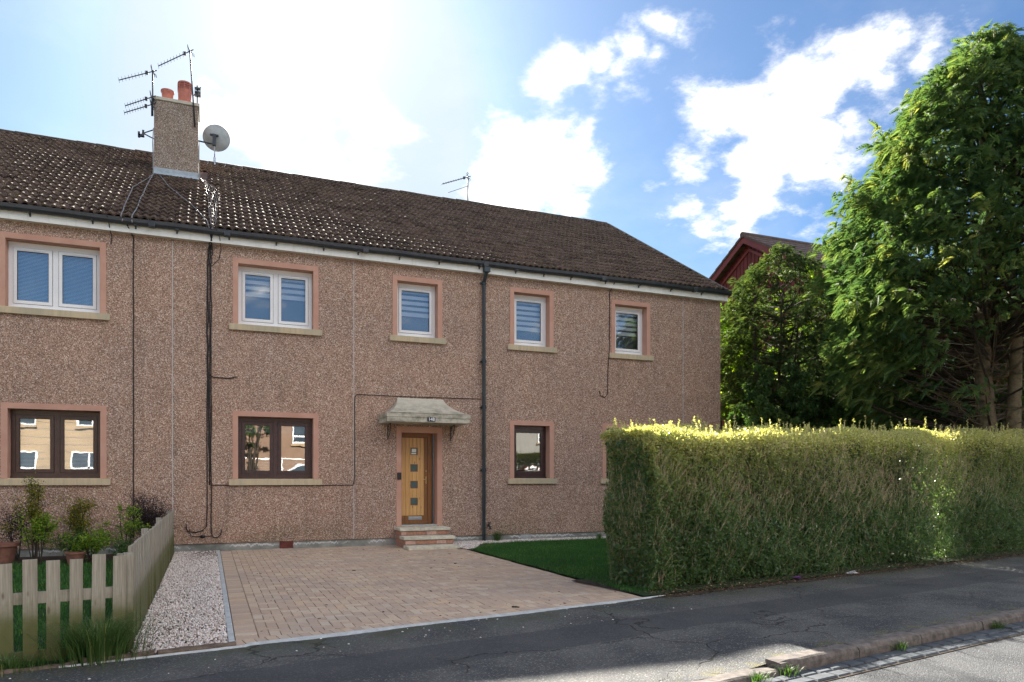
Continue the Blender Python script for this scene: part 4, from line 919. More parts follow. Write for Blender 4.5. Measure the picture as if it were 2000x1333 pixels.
# ================================================================== PLANTS
LEAF = np.array([(0, 0, 0), (.5, .28, .05), (1, 0, -.02), (.5, -.28, .05)]); LEAFF = np.array([(0, 1, 2), (0, 2, 3)])
def leaves(P, size, m, parent, name='foliage', var=None, up=None, dirs=None, origin=None, smin=.6):
    n = len(P); d = unit(n) if dirs is None else dirs; u = unit(n) if up is None else up
    V, F, vv = scatter(LEAF, LEAFF, P, frames(d, u), size*rng.uniform(smin, 1.3, n), np.clip(rng.normal(.5, .25, n), 0, 1) if var is None else var)
    return npmesh(name, V, F, m, parent, origin if origin is not None else tuple(ORG[parent.name]), vv)
def shrub(name, base, stems, leafm, label, cat='shrub', h=1., spread=.4, nl=900, size=.03, bark='bark_dark', tips=.5, group=None, twigs=3, clump=.07):
    e = empty(name, base, label, cat, group); base = Vector(base); b = MB(); pts = []
    for i in range(stems):
        a = random.uniform(0, 6.28); tip = base+Vector((math.cos(a)*spread*random.uniform(.2, 1), math.sin(a)*spread*.6*random.uniform(.2, 1), h*random.uniform(.6, 1)))
        mid = base.lerp(tip, .5)+Vector((random.gauss(0, .05), random.gauss(0, .05), .05)); pth = [base+Vector((random.gauss(0, .03), random.gauss(0, .03), 0)), mid, tip]
        b.tube(pth, [.012*h**.5, .008*h**.5, .003], 5)
        for j in range(twigs):
            q = random.uniform(.35, .95); c = pth[0].lerp(mid, q*2) if q < .5 else mid.lerp(tip, q*2-1); tt_ = c+Vector((random.gauss(0, .16), random.gauss(0, .12), random.uniform(.02, .2)))*h**.7
            b.tube([c, tt_], [.005, .002], 4); pts += [c.lerp(tt_, random.uniform(.4, 1)) for _ in range(3)]
        pts += [mid.lerp(tip, random.uniform(tips-.5, 1)) for _ in range(7)]+[tip]
    b.build('stems', bark, e)
    c = np.array([tuple(p) for p in pts]); idx = rng.integers(0, len(c), nl); P = c[idx]+rng.normal(0, clump, (nl, 3)); P[:, 2] = np.maximum(P[:, 2], base.z+.02)
    leaves(P, size, leafm, e); return e
shrub('golden_shrub', (-2.80, -.75, 0), 6, 'gold_leaf', 'tall gold-tipped shrub leaning on the wall under the lower left window', h=1.42, spread=.18, nl=3200, size=.034, clump=.05)
shrub('golden_shrub', (-2.25, -.70, 0), 5, 'gold_leaf', 'smaller yellow-tipped shrub under the right edge of the lower left window', h=1.05, spread=.30, nl=3000, size=.034, clump=.05)
shrub('reddish_shrub', (-3.10, -.60, 0), 6, 'purple_leaf', 'sparse dark reddish shrub furthest left against the wall', h=1.0, spread=.28, nl=1500, size=.03)
shrub('bright_green_shrub', (-2.68, -1.3, 0), 6, 'bright_leaf', 'young bright green leafy shoots before the gold shrub', h=.92, spread=.30, nl=1500, size=.042, clump=.04)
shrub('rose_bush', (-1.85, -1.6, 0), 8, 'bright_leaf', 'low rose bush with fresh light green leaves behind the picket fence', h=.62, spread=.50, nl=1700, size=.042, clump=.04)
shrub('rose_bush', (-1.35, -1.3, 0), 5, 'bright_leaf', 'lanky rose bush with thin stems and green tops beside the purple shrub', h=1.05, spread=.32, nl=1000, size=.042, clump=.035)
shrub('purple_shrub', (-1.0, -.75, 0), 16, 'purple_leaf', 'twiggy dark purple shrub against the wall beside the side fence', h=1.18, spread=.50, nl=9000, size=.022, twigs=7, clump=.06)
shrub('dark_green_shrub', (-2.2, -1.0, 0), 12, 'dark_leaf', 'low dark green bush filling the bed between the gold shrubs', h=.5, spread=.6, nl=2600, size=.04)
shrub('small_green_shrub', (-1.25, -2.0, 0), 7, 'dark_leaf', 'small dark green bush near the corner of the side fence', h=.42, spread=.35, nl=1300, size=.035)
for (x, y, r, lb) in ((-3.22, -1.15, .24, 'wide terracotta pot at the left edge of the flower bed'), (-2.05, -1.75, .15, 'small terracotta pot half hidden behind the picket fence')):
    e = empty('plant_pot', (x, y, 0), lb, 'plant pot'); b = MB(); b.lathe([(r*.7, 0), (r*.95, r*1.25), (r*1.06, r*1.27), (r*1.06, r*1.5), (r*.92, r*1.5), (r*.9, r*1.3)], (x, y, 0), 24); b.build('pot', 'pot_old', e, smooth=False)
    b = MB(); b.lathe([(r*.88, r*1.36), (.001, r*1.40)], (x, y, 0), 16, False); b.build('soil', 'soil', e)
def tuft(name, c, n, h, spread, label):
    a = rng.uniform(0, 6.28, n); rr = np.abs(rng.normal(0, spread*.22, n)); H = h*rng.uniform(.5, 1.15, n); out = H*rng.uniform(.2, 1.0, n)*1.1; wd = .0035
    d = np.c_[np.cos(a), np.sin(a)]; base = np.c_[c.x+d[:, 0]*rr*1.5, c.y+d[:, 1]*rr, np.full(n, c.z)]; s = np.c_[-d[:, 1], d[:, 0], np.zeros(n)]*wd
    V = []
    for q in (0, .3, .6, .85, 1.):
        p = base+np.c_[d*(out*q**1.5)[:, None], H*(1.45*q-.75*q*q*q)]; V += [p-s*(1-q*.9), p+s*(1-q*.9)]
    V = np.stack(V, 1).reshape(-1, 3); F = (np.array([(0, 1, 3, 2), (2, 3, 5, 4), (4, 5, 7, 6), (6, 7, 9, 8)])[None]+(np.arange(n)*10)[:, None, None]).reshape(-1, 4)
    return npmesh(name, V, F, 'tuft', None, tuple(c), np.repeat(np.clip(rng.normal(.5, .22, n), 0, 1), 4), label=label, cat='grass tuft')
tuft('grass_tuft', st(-1.02, -.08, -.0), 950, .40, .55, 'big overgrown tuft of long grass at the foot of the picket fence corner')
tuft('grass_tuft', st(-1.62, -.10, -.02), 260, .15, .45, 'low scruffy grass between the second and third picket boards')
tuft('grass_tuft', st(-2.0, -.05, -.02), 220, .12, .45, 'short weeds along the edging at the left picture edge')
tuft('grass_tuft', Vector((6.12, -.22, .02)), 160, .30, .2, 'green weed growing behind the foot of the downpipe')
tuft('grass_tuft', Vector((8.6, -.55, .02)), 120, .18, .2, 'small weed on the gravel edge before the right windows')
for t, lb in ((3.55, 'weed in the joint where the low kerb meets the high kerb'), (5.15, 'weed at the foot of the kerb beside the setts'), (6.9, 'weed at the kerb foot near the right picture edge'), (3.2, 'weed below the low kerb stone')):
    tuft('kerb_weed', st(t, 2.90, -.10), 90, .08, .18, lb)

# hedge
hg = empty('hedge', st(12, -.95), 'long clipped privet hedge with yellow-green sunlit top beside the footway', 'hedge')
T0, T1 = 5.12, 24.0
def htop(t): return 2.02+.031*(t-T0)
def hsurf(n, face):
    u = rng.random(n)
    t = T0+(T1-T0)*u**1.35; top = htop(t)
    lump = .06*np.sin(t*2.3)+.05*np.sin(t*5.1+1)
    if face == 'front': z = top*rng.random(n)**.9; w_ = -.25+lump*.6-.10*np.clip(.35-z, 0, 1)*3-.16*np.clip((z-top+.35)/.35, 0, 1)**2+.05*np.sin(z*4+t*1.7)+.045*np.sin(z*13+2*np.sin(t*6))*np.sin(t*14+z*5); p = (t, w_, z); nn = (0*t, 0*t+1, 0*t+.2)
    elif face == 'top': ww = -rng.uniform(.25, 1.35, n); z = top+.04*np.sin(t*3+ww*4)+.16*(-ww-.25)/1.1-.12*(np.abs(ww+.8)/.55)**4; p = (t, ww, z); nn = (0*t, 0*t+.1, 0*t+1)
    elif face == 'end': z = top*0+ (htop(T0))*rng.random(n)**.9; ww = -rng.uniform(.25, 1.32, n); t = T0+.05*np.sin(z*5)+.10*np.clip(.4-z, 0, 1)*2+.14*(np.abs(ww+.8)/.55)**4*.8+.12*np.clip((z-1.75)/.3, 0, 1)**2; p = (t, ww, z); nn = (0*t-1, 0*t, 0*t+.2)
    return np.stack(p, 1), np.stack(nn, 1)
def toworld(a): return np.c_[P0.x+U.x*a[:, 0]+N.x*a[:, 1], P0.y+U.y*a[:, 0]+N.y*a[:, 1], a[:, 2]]
def dirw(a): return np.c_[U.x*a[:, 0]+N.x*a[:, 1], U.y*a[:, 0]+N.y*a[:, 1], a[:, 2]]
from mathutils import noise as mno
Ps, Ns, Vs = [], [], []
for face, n in (('front', 200000), ('top', 90000), ('end', 42000)):
    p, nn = hsurf(n, face); k = len(p)
    p[:, 1] += -rng.exponential(.07, k)*(nn[:, 1] > .5)+rng.normal(0, .02, k)
    if face == 'end': p[:, 0] += rng.exponential(.07, k)
    if face == 'top': p[:, 2] -= rng.exponential(.05, k)
    # bare brown middle of the face: fewer leaves there
    t, z = p[:, 0], p[:, 2]; bare = np.exp(-((t-10.3)/4.0)**2)*np.exp(-((z/htop(t)-.66)/.22)**2)*(face == 'front')
    hole = .5+.5*np.sin(t*3.1+np.sin(z*3.7))*np.sin(z*4.3+np.sin(t*2.2)+2)
    keep = rng.random(k) > np.clip(.62*bare+.22*hole, 0, .85)
    rel = z/htop(t); v = .16+.20*rng.random(k)+.36*np.clip((rel-.38)/.45, 0, 1)+.34*np.clip((rel-.82)/.14, 0, 1)  # yellows upward: new growth, plus backlit translucence painted into the leaf tone
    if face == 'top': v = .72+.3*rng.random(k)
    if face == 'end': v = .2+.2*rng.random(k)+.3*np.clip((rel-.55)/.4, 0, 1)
    v += rng.normal(0, .07, k); p, nn, v = p[keep], nn[keep], v[keep]
    Ps.append(toworld(p)); Ns.append(dirw(nn)); Vs.append(np.clip(v, 0, 1))
Pn, Nn, Vn = np.concatenate(Ps), np.concatenate(Ns), np.concatenate(Vs); n = len(Pn)
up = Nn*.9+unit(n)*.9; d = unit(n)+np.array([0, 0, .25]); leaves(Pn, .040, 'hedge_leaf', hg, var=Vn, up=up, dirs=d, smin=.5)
# upright new shoots on top
b = MB(); LP = []; LV = []
for i in range(1100):
    t = T0+(T1-T0)*random.random()**1.3; ww = -random.uniform(.25, 1.3); h = abs(random.gauss(0, .055))+.03
    if random.random() < .06: h += random.uniform(.08, .20)
    c = st(t, ww, htop(t)-.04+.15*(-ww-.25)/1.1); tip = c+Vector((random.gauss(0, .02), random.gauss(0, .02), h)); b.tube([c, tip], [.003, .0015], 3, False)
    for q in np.arange(.02, h, .016): LP += [tuple(c.lerp(tip, q/h))]*3
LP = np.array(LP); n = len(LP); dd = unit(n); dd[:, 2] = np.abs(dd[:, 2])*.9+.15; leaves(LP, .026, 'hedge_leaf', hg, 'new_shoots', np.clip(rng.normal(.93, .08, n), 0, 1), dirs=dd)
b.build('shoot_stems', 'twig', hg, origin=ORG[hg.name], kind='stuff')
# bare twigs in the face
n = 24000; p, nn = hsurf(n, 'front'); t = p[:, 0]; bare = np.exp(-((t-10.5)/4.4)**2)*np.exp(-((p[:, 2]/htop(t)-.64)/.28)**2); kp = rng.random(n) < .13+.87*bare; p = p[kp]; p[:, 1] -= rng.exponential(.045, len(p))-.02
pe, _ = hsurf(1800, 'end'); p = np.concatenate([p, pe]); P_ = toworld(p); n = len(P_); d = unit(n)*.40+np.array([U.x*.22, U.y*.22, .8]); d /= np.linalg.norm(d, axis=1, keepdims=True); L = rng.uniform(.07, .24, n)[:, None]
s_ = np.cross(d, unit(n)); s_ /= np.linalg.norm(s_, axis=1, keepdims=True); s_ *= .0019; c1 = P_+d*L*.5+unit(n)*.015
V = np.stack([P_-s_, P_+s_, c1+s_, c1-s_, P_+d*L+s_*.4, P_+d*L-s_*.4], 1).reshape(-1, 3); F = (np.array([(0, 1, 2, 3), (3, 2, 4, 5)])[None]+(np.arange(n)*6)[:, None, None]).reshape(-1, 4); npmesh('twigs', V, F, 'twig', hg, tuple(ORG[hg.name]))
# dark inner mass of branches
b = MB()
for i in range(260):
    t = random.uniform(T0+.2, T1); c = st(t, -random.uniform(.55, 1.05), 0); tp = st(t+random.gauss(0, .25), -random.uniform(.4, 1.2), htop(t)*random.uniform(.6, .95)); b.tube([c, c.lerp(tp, .5)+Vector((random.gauss(0, .06), random.gauss(0, .06), 0)), tp], [.018, .012, .004], 5, False)
b.build('branches', 'bark_dark', hg, origin=ORG[hg.name])
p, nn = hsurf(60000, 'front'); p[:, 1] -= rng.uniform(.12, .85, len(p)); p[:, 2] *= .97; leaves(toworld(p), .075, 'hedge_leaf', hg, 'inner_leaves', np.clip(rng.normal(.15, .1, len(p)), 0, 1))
# litter under the hedge
n = 16000; t = rng.uniform(4.9, 20, n); ww = -.15+np.abs(rng.normal(0, .17, n))*rng.choice([-1.3, 1], n); P_ = np.c_[t, ww, np.full(n, .004)+rng.exponential(.008, n)]
V, F, vv = scatter(LEAF*np.array([1, 1.2, 2]), LEAFF, toworld(P_), frames(unit(n)*np.array([1, 1, .25]), unit(n)*.4+np.array([0, 0, 1])), rng.uniform(.012, .035, n), np.clip(rng.normal(.45, .25, n), 0, 1)); npmesh('leaf_litter', V, F, 'litter', var=vv, kind='stuff')
b = MB(); V = []
for i in range(80):
    t = 4.8+i*.25; V += [tuple(st(t, .0+.13*min(1, (t-4.8)*2)+random.gauss(0, .03), .0005)), tuple(st(t, -1.6, .022))]
b.add(V, [(2*i, 2*i+2, 2*i+3, 2*i+1) for i in range(79)]); b.build('hedge_soil', 'soil', kind='structure')
for (t, ww, m_, lb, s) in ((8.9, .02, 'silver', 'crumpled silver wrapper lying in the litter under the hedge', .07), (7.65, -.02, 'purple', 'crumpled purple wrapper lying under the hedge', .055)):
    b = MB(); c = st(t, ww, .03); vs = [c+Vector((random.uniform(-s, s)*1.4, random.uniform(-s, s), random.uniform(-.025, .03))) for _ in range(14)]; b.add(vs, [(i, (i+3) % 14, (i+5) % 14) for i in range(14)]); b.build('crisp_wrapper', m_, label=lb, cat='litter')
# white chips on the tarmac
n = 45; oc = np.array([(1,0,0),(-1,0,0),(0,1,0),(0,-1,0),(0,0,.5),(0,0,-.5)], float); of = np.array([(0,2,4),(2,1,4),(1,3,4),(3,0,4)]); P_ = toworld(np.c_[rng.uniform(-2, 5, n), rng.uniform(.1, .9, n)**1.5, np.full(n, .0)]); V, F, vv = scatter(oc, of, P_, frames(unit(n)*np.array([1, 1, .1])), rng.uniform(.006, .014, n), rng.uniform(.5, 1, n)); npmesh('loose_stones', V, F, 'gravel', var=vv, kind='stuff')

# ------------------------------------------------------------------ trees
def spray_tpl(n=6, droop=.35):
    v = []; f = []
    def strip(p, d, L, wd):
        s = np.array([-d[1], d[0], 0]); k = len(v); e = p+d*L; e[2] -= droop*L*L*1.2; v.extend([p-s*wd*.5, p+d*L*.35+s*wd+np.array([0, 0, .02]), e]); f.extend([(k, k+1, k+2)])
    for i in range(n):
        q = .08+.92*i/(n-1); p = np.array([q*.85, 0, -droop*(q*.85)**2])
        for s in (-1, 1):
            a = .85-.35*q; L = .46*(1-.6*q); strip(p, np.array([math.cos(a), s*math.sin(a), 0.]), L, .050)
            for (qq, da) in ((.45, -.55),):
                p2 = p+np.array([math.cos(a), s*math.sin(a), 0.])*L*qq; strip(p2, np.array([math.cos(a+da), s*math.sin(a+da), 0.]), L*.5, .042)
    strip(np.array([0., 0, 0]), np.array([1., 0, 0]), 1.0, .035); return np.array(v), np.array(f)
SPV, SPF = spray_tpl()
def conifer(name, base, prof, ntuft, per, size, leafm, label, trunk=.22, stems=1, barkm='bark', dead=60, seed=1, droop=.3, deadz=(.6, 5.5), gap=None, inner=.25, lump=.16):
    rs = np.random.default_rng(seed); random.seed(seed); e = empty(name, base, label, 'tree'); base = Vector(base); b = MB()
    hs = [p[0] for p in prof]; Rs = [p[1] for p in prof]; H = hs[-1]
    for s in range(stems):
        off = Vector(((s-(stems-1)/2)*.34*random.uniform(.8, 1.3), random.uniform(-.3, .3), 0)); tp = base+off*1.6+Vector((0, 0, H*(.93-.07*s)))
        pts = [(base+off).lerp(tp, q)+Vector((random.gauss(0, .05), random.gauss(0, .05), 0))*(q > 0) for q in np.linspace(0, 1, 9)]; b.tube(pts, [(trunk*(1-.9*q)+.012)*(1 if s == 0 else .75) for q in np.linspace(0, 1, 9)], 10)
    b.build('trunk', barkm, e, smooth=True)
    # tufts of sprays: on a lumpy shell, some further in
    n = ntuft*3; h = rs.uniform(hs[0], H, n); R = np.interp(h, hs, Rs); keep = rs.random(n) < (R+.25)/(max(Rs)+.25); h, R = h[keep][:ntuft], R[keep][:ntuft]; n = len(h)
    az = rs.uniform(0, 2*np.pi, n)
    lum = np.sin(az*5+h*2.1+seed)*np.sin(h*3.4+az*2)+.6*np.sin(az*11-h*5)*np.sin(h*7.3+az*3+1); rr = R*(1+lump*.6*lum)*(1-inner*rs.random(n)**2.2*1.6)*(rs.uniform(.90, 1.05, n)+.13*(rs.random(n) < .10)); rr = np.maximum(rr, .03)
    out = np.c_[np.cos(az), np.sin(az), np.zeros(n)]; C = np.c_[base.x+out[:, 0]*rr, base.y+out[:, 1]*rr, base.z+h]
    if gap is not None: k = ~gap(C, h, rs); C, out, h, rr, R, lum = C[k], out[k], h[k], rr[k], R[k], lum[k]; n = len(C)
    br = MB()
    for i in range(0, n, 9):
        c = Vector(C[i]); o = Vector((base.x, base.y, max(base.z+hs[0]*.8, c.z-rr[i]*.35))); m1 = o.lerp(c, .55)+Vector((0, 0, -.06*rr[i])); br.tube([o, m1, c], [.028*min(1, rr[i]/2)+.006, .016*min(1, rr[i]/2)+.005, .004], 5, False)
    br.build('branches', 'bark_dark', e, origin=ORG[e.name])
    m = n*per; ci = np.repeat(np.arange(n), per); up_ = rs.normal(0, .25, n)[ci]
    d = out[ci]*1.0+rs.normal(0, .55, (m, 3))*np.array([1, 1, .6]); d[:, 2] += .12+up_*.5-droop*.45; P = C[ci]+rs.normal(0, .12*size/.3, (m, 3)) - out[ci]*size*.35
    tv_ = np.clip(rs.normal(.40, .12, n)+.16*lum, 0, 1); var = np.clip(tv_[ci]+rs.normal(0, .12, m)+.22*(rs.random(m) < .12), 0, 1)
    V, F, vv = scatter(SPV*np.array([1, 1, 1+droop*2]), SPF, P, frames(d, np.array([0, 0, 1.])+rs.normal(0, .5, (m, 3))), size*rs.uniform(.55, 1.25, m), var); npmesh('foliage', V, F, leafm, e, tuple(ORG[e.name]), vv)
    if dead:
        d_ = MB()
        for i in range(dead):
            h_ = random.uniform(*deadz); a = random.uniform(0, 6.28); L = random.uniform(.6, 2.3); o = base+Vector((0, 0, h_)); dr = Vector((math.cos(a), math.sin(a), random.uniform(-.25, .45))); m1 = o+dr*L*.5+Vector((0, 0, -.10)); tp = o+dr*L+Vector((0, 0, .12*L))
            d_.tube([o, m1, tp], [.020, .012, .004], 5, False)
            for _ in range(6): c = m1.lerp(tp, random.random()); q = c+Vector((random.gauss(0, .22), random.gauss(0, .22), random.gauss(.02, .18))); d_.tube([c, q], [.006, .002], 4, False)
        d_.build('dead_branches', 'bark', e, origin=ORG[e.name])
    return e
BP = [(2.6, 2.0), (3.6, 2.9), (5.0, 3.35), (6.5, 3.45), (7.5, 3.05), (8.5, 2.6), (9.5, 2.2), (10.4, 1.75), (11.0, 1.1), (11.5, .5), (11.8, .08)]
def biggap(C, h, rs):      # the side towards the street is bare of foliage low down, so the trunks show
    side = (C[:, 0]-16.78)*RT.x+(C[:, 1]+4.41)*RT.y; frontd = -((C[:, 0]-16.78)*FW.x+(C[:, 1]+4.41)*FW.y)
    lim = np.where(side > -1.4, 5.4, 5.4+(side+1.4)*1.6)+rs.normal(0, .28, len(h)); return (h < lim) & (rs.random(len(h)) < .95) & (frontd > -.6)
conifer('cypress_tree', (16.78, -4.41, 0), BP, 5200, 8, .24, 'cypress', 'huge yellow-green cypress tree towering behind the hedge at the right', trunk=.25, dead=150, seed=3, stems=2, gap=biggap, droop=.4, lump=.22)
conifer('conifer_tree', (15.24, .56, 0), [(2.0, 1.1), (3.4, 1.6), (5.2, 1.8), (6.3, 1.65), (7.1, 1.25), (7.7, .65), (8.1, .10)], 1500, 8, .18, 'yew', 'dark green multi-stemmed conifer between the house corner and the cypress', trunk=.13, dead=60, seed=5, stems=4, barkm='bark_dark', deadz=(.6, 3.5), lump=.3)
def bushtree(name, base, H, R, nl, size, m, label, seed=1, zlow=.3, stems=6, cat='tree', bark='bark_dark', clumps=70, flat=1.):
    rs = np.random.default_rng(seed); random.seed(seed); e = empty(name, base, label, cat); base = Vector(base); b = MB(); C = []
    for i in range(stems):
        a = random.uniform(0, 6.28); tp = base+Vector((math.cos(a)*R*.55, math.sin(a)*R*.55*flat, H*random.uniform(.65, .95))); md = base.lerp(tp, .45)+Vector((random.gauss(0, .15), random.gauss(0, .15), 0)); b.tube([base+Vector((random.gauss(0, .1), random.gauss(0, .1), 0)), md, tp], [.06*R/1.5, .04*R/1.5, .01], 6, False)
        for _ in range(5): c = md.lerp(tp, random.random()); b.tube([c, c+Vector((random.gauss(0, R*.35), random.gauss(0, R*.3), random.uniform(0, R*.4)))], [.014, .004], 4, False)
    b.build('stems', bark, e)
    u = rs.normal(size=(clumps, 3)); u /= np.linalg.norm(u, axis=1, keepdims=True); rr = rs.random(clumps)**.4; C = np.c_[base.x+u[:, 0]*rr*R, base.y+u[:, 1]*rr*R*flat, base.z+H*(.5+zlow/2)+u[:, 2]*rr*H*(.5-zlow/2)]
    cs = rs.uniform(.10, .30, clumps)*R*.55; idx = rs.integers(0, clumps, nl); g_ = rs.normal(size=(nl, 3)); g_ /= np.linalg.norm(g_, axis=1, keepdims=True); P = C[idx]+g_*(cs[idx]*rs.uniform(.3, 1.25, nl))[:, None]
    var = np.clip(rs.normal(.42, .2, nl)+rs.normal(0, .16, clumps)[idx], 0, 1); leaves(P, size, m, e, var=var); return e
bushtree('leafy_tree', (14.6, 2.7, 0), 7.3, 1.45, 26000, .085, 'bright_leaf', 'bright yellow-green leafy tree peeking past the house corner', seed=11, zlow=.25, clumps=110)
bushtree('leafy_tree', (18.1, 2.9, 0), 8.7, 1.3, 14000, .085, 'bright_leaf', 'sunlit spring-leaved tree just left of the cypress, before the red gable', seed=12, zlow=.5)
bushtree('dark_shrub', (14.0, -.4, 0), 4.9, 1.15, 26000, .085, 'dark_leaf', 'dark leafy shrub against the right end of the brown house', seed=13, zlow=.1, cat='shrub', clumps=120)
bushtree('dark_shrub', (16.2, -.6, 0), 5.0, 1.5, 26000, .085, 'dark_leaf', 'dark undergrowth shrub below the dark conifer', seed=14, zlow=.1, cat='shrub', clumps=120)
bushtree('dark_shrub', (18.4, 1.8, 0), 6.3, 1.9, 30000, .09, 'dark_leaf', 'dark shrub in the gap between the two conifers', seed=15, zlow=.1, cat='shrub', clumps=130)
bushtree('dark_shrub', (19.4, -.6, 0), 4.6, 1.5, 24000, .085, 'dark_leaf', 'dark shrub left of the cypress trunks, filling the space behind the hedge', seed=18, zlow=.1, cat='shrub', clumps=120)
bushtree('dark_shrub', (21.0, -1.1, 0), 5.2, 1.7, 26000, .09, 'dark_leaf', 'dark shrub low behind the cypress trunk', seed=16, zlow=.1, cat='shrub', clumps=120)
bushtree('dark_shrub', (23.4, -1.9, 0), 6.2, 2.0, 24000, .10, 'dark_leaf', 'dark shrub beyond the cypress at the right picture edge', seed=17, zlow=.1, cat='shrub', clumps=120)
random.seed(21)

# ================================================================== RED HOUSE BEHIND
rh = empty('red_house', (24, 6.35, 0), 'dark red boarded house with brown tiled gable roof behind the trees', 'house')
GX, RY, RZ, HW, EZ = 19.0, 6.35, 10.62, 5.2, 7.55; GE = 29
b = MB(); b.add([(GX, RY-HW+.3, 0), (GX, RY+HW-.3, 0), (GX, RY+HW-.3, EZ), (GX, RY, RZ-.12), (GX, RY-HW+.3, EZ)], [(0, 4, 3, 2, 1)])
b.add([(GX, RY-HW+.3, 0), (GE, RY-HW+.3, 0), (GE, RY-HW+.3, EZ), (GX, RY-HW+.3, EZ)], [(0, 1, 2, 3)]); b.add([(GX, RY+HW-.3, 0), (GE, RY+HW-.3, 0), (GE, RY+HW-.3, EZ), (GX, RY+HW-.3, EZ)], [(3, 2, 1, 0)]); b.add([(GE, RY-HW+.3, 0), (GE, RY+HW-.3, 0), (GE, RY+HW-.3, EZ), (GE, RY, RZ-.12), (GE, RY-HW+.3, EZ)], [(0, 1, 2, 3, 4)]); b.build('wall', 'red_render', rh)
for i in range(46):
    y = RY-4.7+i*.205
    if y > RY+4.7: break
    b = MB(); zt = RZ-.25-(RZ-EZ)*abs(y-RY)/HW; b.box(GX-.03, GX-.001, y-.085, y+.085, 4.2, zt); b.build('cladding_board', 'red_render', rh)
for s_ in (-1, 1):
    for (off, wdt, xo, nm, mm) in ((0.0, .26, .34, 'bargeboard', 'red_barge'), (.42, .12, .08, 'bargeboard', 'red_barge')):
        b = MB(); y1 = RY+s_*(HW+.25); z1 = RZ-(RZ-EZ)*(HW+.25)/HW
        v_ = []
        for (yy, zz) in ((RY, RZ-off), (y1, z1-off)): v_ += [(GX-xo, yy, zz-wdt), (GX-xo+.03, yy, zz-wdt), (GX-xo+.03, yy, zz), (GX-xo, yy, zz)]
        b.add(v_, [(0, 4, 7, 3), (1, 2, 6, 5), (0, 1, 5, 4), (3, 7, 6, 2), (0, 3, 2, 1), (4, 5, 6, 7)]); b.build(nm, mm, rh)
b = MB()
for s_ in (-1, 1):
    y1 = RY+s_*(HW+.35); z1 = RZ-(RZ-EZ)*(HW+.35)/HW+.02; nR = 14
    for i in range(nR):
        q0, q1 = i/nR, (i+1)/nR; ya, yb = RY+(y1-RY)*q0, RY+(y1-RY)*q1; za, zb_ = RZ+.03+(z1-RZ)*q0, RZ+.03+(z1-RZ)*q1
        vv_ = [(GX-.38, ya, za+.03), (GE+.3, ya, za+.03), (GE+.3, yb, zb_+.06), (GX-.38, yb, zb_+.06), (GX-.38, ya, za-.06), (GE+.3, ya, za-.06), (GE+.3, yb, zb_-.03), (GX-.38, yb, zb_-.03)]
        b.add(vv_, [(0, 1, 2, 3), (4, 7, 6, 5), (0, 3, 7, 4), (2, 1, 5, 6), (3, 2, 6, 7), (0, 4, 5, 1)])
b.build('roof', 'far_tile', rh); b = MB(); b.tube([(GX-.4, RY, RZ+.05), (GE+.3, RY, RZ+.05)], .11, 8); b.build('ridge', 'far_tile', rh)
for (x, z) in ((20.6, 4.9), (23.6, 4.9), (20.6, 1.6), (23.6, 1.6)):
    y = RY-HW+.3; b = MB(); b.box(x-.65, x+.65, y-.05, y+.02, z-.55, z+.6); wv = b.build('window', 'upvc', rh); b = MB(); b.box(x-.55, x-.04, y-.06, y-.051, z-.45, z+.5); b.box(x+.04, x+.55, y-.06, y-.051, z-.45, z+.5); b.build('pane', 'darkglass', wv)

# ================================================================== ACROSS THE STREET (seen in the window reflections)
def opp(name, x0, x1, y, H, m, label, wspec, band=None, courses=False):
    e = empty(name, ((x0+x1)/2, y-4, 0), label, 'house'); b = MB(); b.box(x0, x1, y-8, y, -.1, H); b.build('wall', m, e); b = MB(); b.add([(x0-.3, y+.4, H-.05), (x1+.3, y+.4, H-.05), (x1+.3, y-4, H+2.6), (x0-.3, y-4, H+2.6), (x1+.3, y-8.4, H-.05), (x0-.3, y-8.4, H-.05)], [(0, 1, 2, 3), (3, 2, 4, 5)]); b.build('roof', 'far_tile', e)
    if courses:
        z = .35; 
        while z < H-.1: b = MB(); b.box(x0, x1, y+.001, y+.014, z-.014, z+.014); b.build('string_course', 'mortar', e); z += .42
    if band: b = MB(); b.box(x0, x1, y+.002, y+.05, band, H-.02); b.build('upper_panel', 'redpanel', e)
    for (x, z, ww, hh) in wspec:
        b = MB()
        for (p0, p1, r0, r1) in ((x-ww/2, x+ww/2, z-hh/2-.08, z-hh/2), (x-ww/2, x+ww/2, z+hh/2, z+hh/2+.08), (x-ww/2-.08, x-ww/2, z-hh/2-.08, z+hh/2+.08), (x+ww/2, x+ww/2+.08, z-hh/2-.08, z+hh/2+.08), (x-.05, x+.05, z-hh/2, z+hh/2), (x-ww/2, x+ww/2, z-hh*.25, z-hh*.17)): b.box(p0, p1, y+.052, y+.11, r0, r1)
        wn = b.build('window', 'upvc', e); b = MB(); b.box(x-ww/2, x+ww/2, y+.052, y+.06, z-hh/2, z+hh/2); b.build('pane', 'darkglass', wn); b = MB(); b.box(x-ww/2-.15, x+ww/2+.15, y+.002, y+.16, z-hh/2-.22, z-hh/2-.085); b.build('sill', 'sandstone', wn)
opp('opposite_house', -19, -1.8, -31.0, 5.6, 'sandstone', 'pale sandstone coursed house across the street, mirrored in the left windows', [(-9.6, 4.2, 1.5, 1.2), (-6.0, 4.2, 1.5, 1.2), (-9.6, 1.4, 1.6, 1.2), (-6.2, 1.4, 1.6, 1.2), (-13.5, 4.2, 1.5, 1.2)], courses=True)
opp('opposite_house', .6, 12.5, -31.5, 5.6, 'brownwall', 'brown house with red upper band and white windows across the street', [(5.9, 3.5, 1.9, 1.3), (9.8, 3.5, 1.9, 1.3), (9.8, 1.2, 1.6, 1.2)], band=4.35)
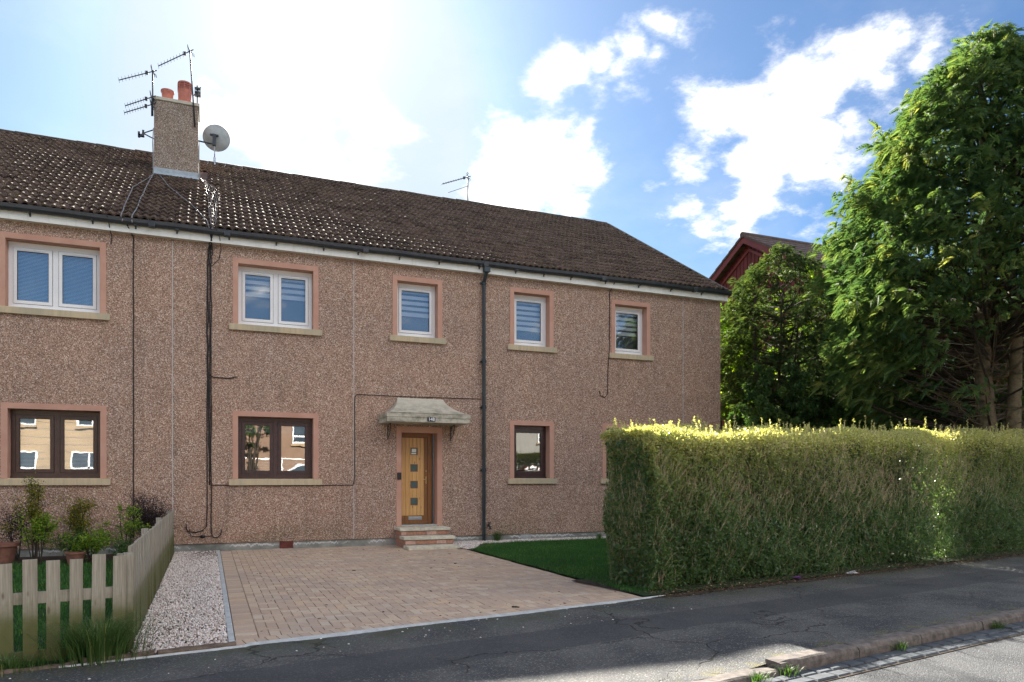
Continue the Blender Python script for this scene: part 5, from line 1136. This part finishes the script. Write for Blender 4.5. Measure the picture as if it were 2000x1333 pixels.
opp('opposite_house', 16, 34, -34.5, 5.6, 'opp_grey', 'pale rendered house across the street to the right', [(19.5, 4.0, 1.5, 1.2), (24, 4.0, 1.5, 1.2), (29, 4.0, 1.5, 1.2), (24, 1.4, 1.5, 1.2)])
bushtree('street_tree', (2.2, -27.5, 0), 6.4, 1.6, 9000, .11, 'dark_leaf', 'dark leafy tree across the street, mirrored in the double window', seed=31, zlow=.35)
bushtree('street_tree', (29.5, -27.5, 0), 12.5, 2.4, 9000, .16, 'dark_leaf', 'tall dark tree across the street, mirrored in the far right window', seed=32, zlow=.3)
rf = empty('rail_fence', (9, -28.4, 0), 'pale timber rail fence with thin wires across the street', 'fence')
x = -2.
while x < 26: b = MB(); b.box(x-.04, x+.04, -28.44, -28.36, 0, 1.75); b.build('post', 'white', rf); x += 3.0
b = MB(); b.box(-2, 26, -28.35, -28.31, 1.66, 1.74); b.build('rail', 'white', rf); b = MB()
for i in range(9): b.tube([(-2, -28.37, .3+i*.15), (26, -28.37, .3+i*.15)], .006, 4)
b.build('wires', 'metal', rf)
def car(x, y, m, label, rz=0):
    e = empty('parked_car', (x, y, -.118), label, 'car', 'cars parked across the street'); T = Matrix.Translation((x, y, -.118)) @ Matrix.Rotation(rz, 4, 'Z')
    side = [(-2.0, .25), (-2.05, .62), (-1.95, .85), (-1.15, .98), (-.45, 1.42), (.75, 1.46), (1.45, 1.30), (1.85, .98), (2.0, .80), (2.02, .30)]
    b = MB(); n = len(side); vs = []
    for s_, k in ((-.86, 0), (.86, 1)):
        for (a, z) in side: tap = .16*max(0, (z-.95)/.5); vs.append(T @ Vector((a, s_*(1-tap/.86*1.0), z)))
    b.add(vs, [tuple(range(n)), tuple(range(2*n-1, n-1, -1))]+[(i, (i+1) % n, n+(i+1) % n, n+i) for i in range(n)]); b.build('body', m, e, bevel=.04)
    b = MB()
    for s_ in (-1, 1):
        for pl_ in ([(-1.0, 1.0), (-.42, 1.36), (.12, 1.39), (.12, 1.0)], [(.2, 1.0), (.2, 1.39), (.75, 1.39), (1.42, 1.22), (1.5, 1.0)]):
            b.add([T @ Vector((a, s_*(.868-.16*max(0, (z-.95)/.5)), z)) for a, z in pl_], [tuple(range(len(pl_)))])
    b.build('side_window', 'darkglass', e)
    for a in (-1.25, 1.25):
        for s_ in (-.80, .80): b = MB(); b.tube([T @ Vector((a, s_-.10, .31)), T @ Vector((a, s_+.10, .31))], .31, 18); wv = b.build('wheel', 'rubber', e); b = MB(); b.tube([T @ Vector((a, s_-.108, .31)), T @ Vector((a, s_+.108, .31))], .19, 12); b.build('rim', 'metal', wv)
car(5.2, -26.6, 'carwhite', 'white hatchback parked across the street', UA); car(19.2, -26.4, 'carred', 'red hatchback parked across the street', UA)

# the far side of the street stands on a low grass bank
b = MB(); b.add([(-60, -23.2, -.02), (60, -23.2, -.02), (60, -24.6, .9), (-60, -24.6, .9), (60, -80, .9), (-60, -80, .9)], [(1, 0, 3, 2), (2, 3, 5, 4)]); b.build('grass_bank', 'ground', kind='structure')
for o in list(COL.objects):
    if o.parent is None and o.get('category') and o.location.y < -22: o.location.z += .92
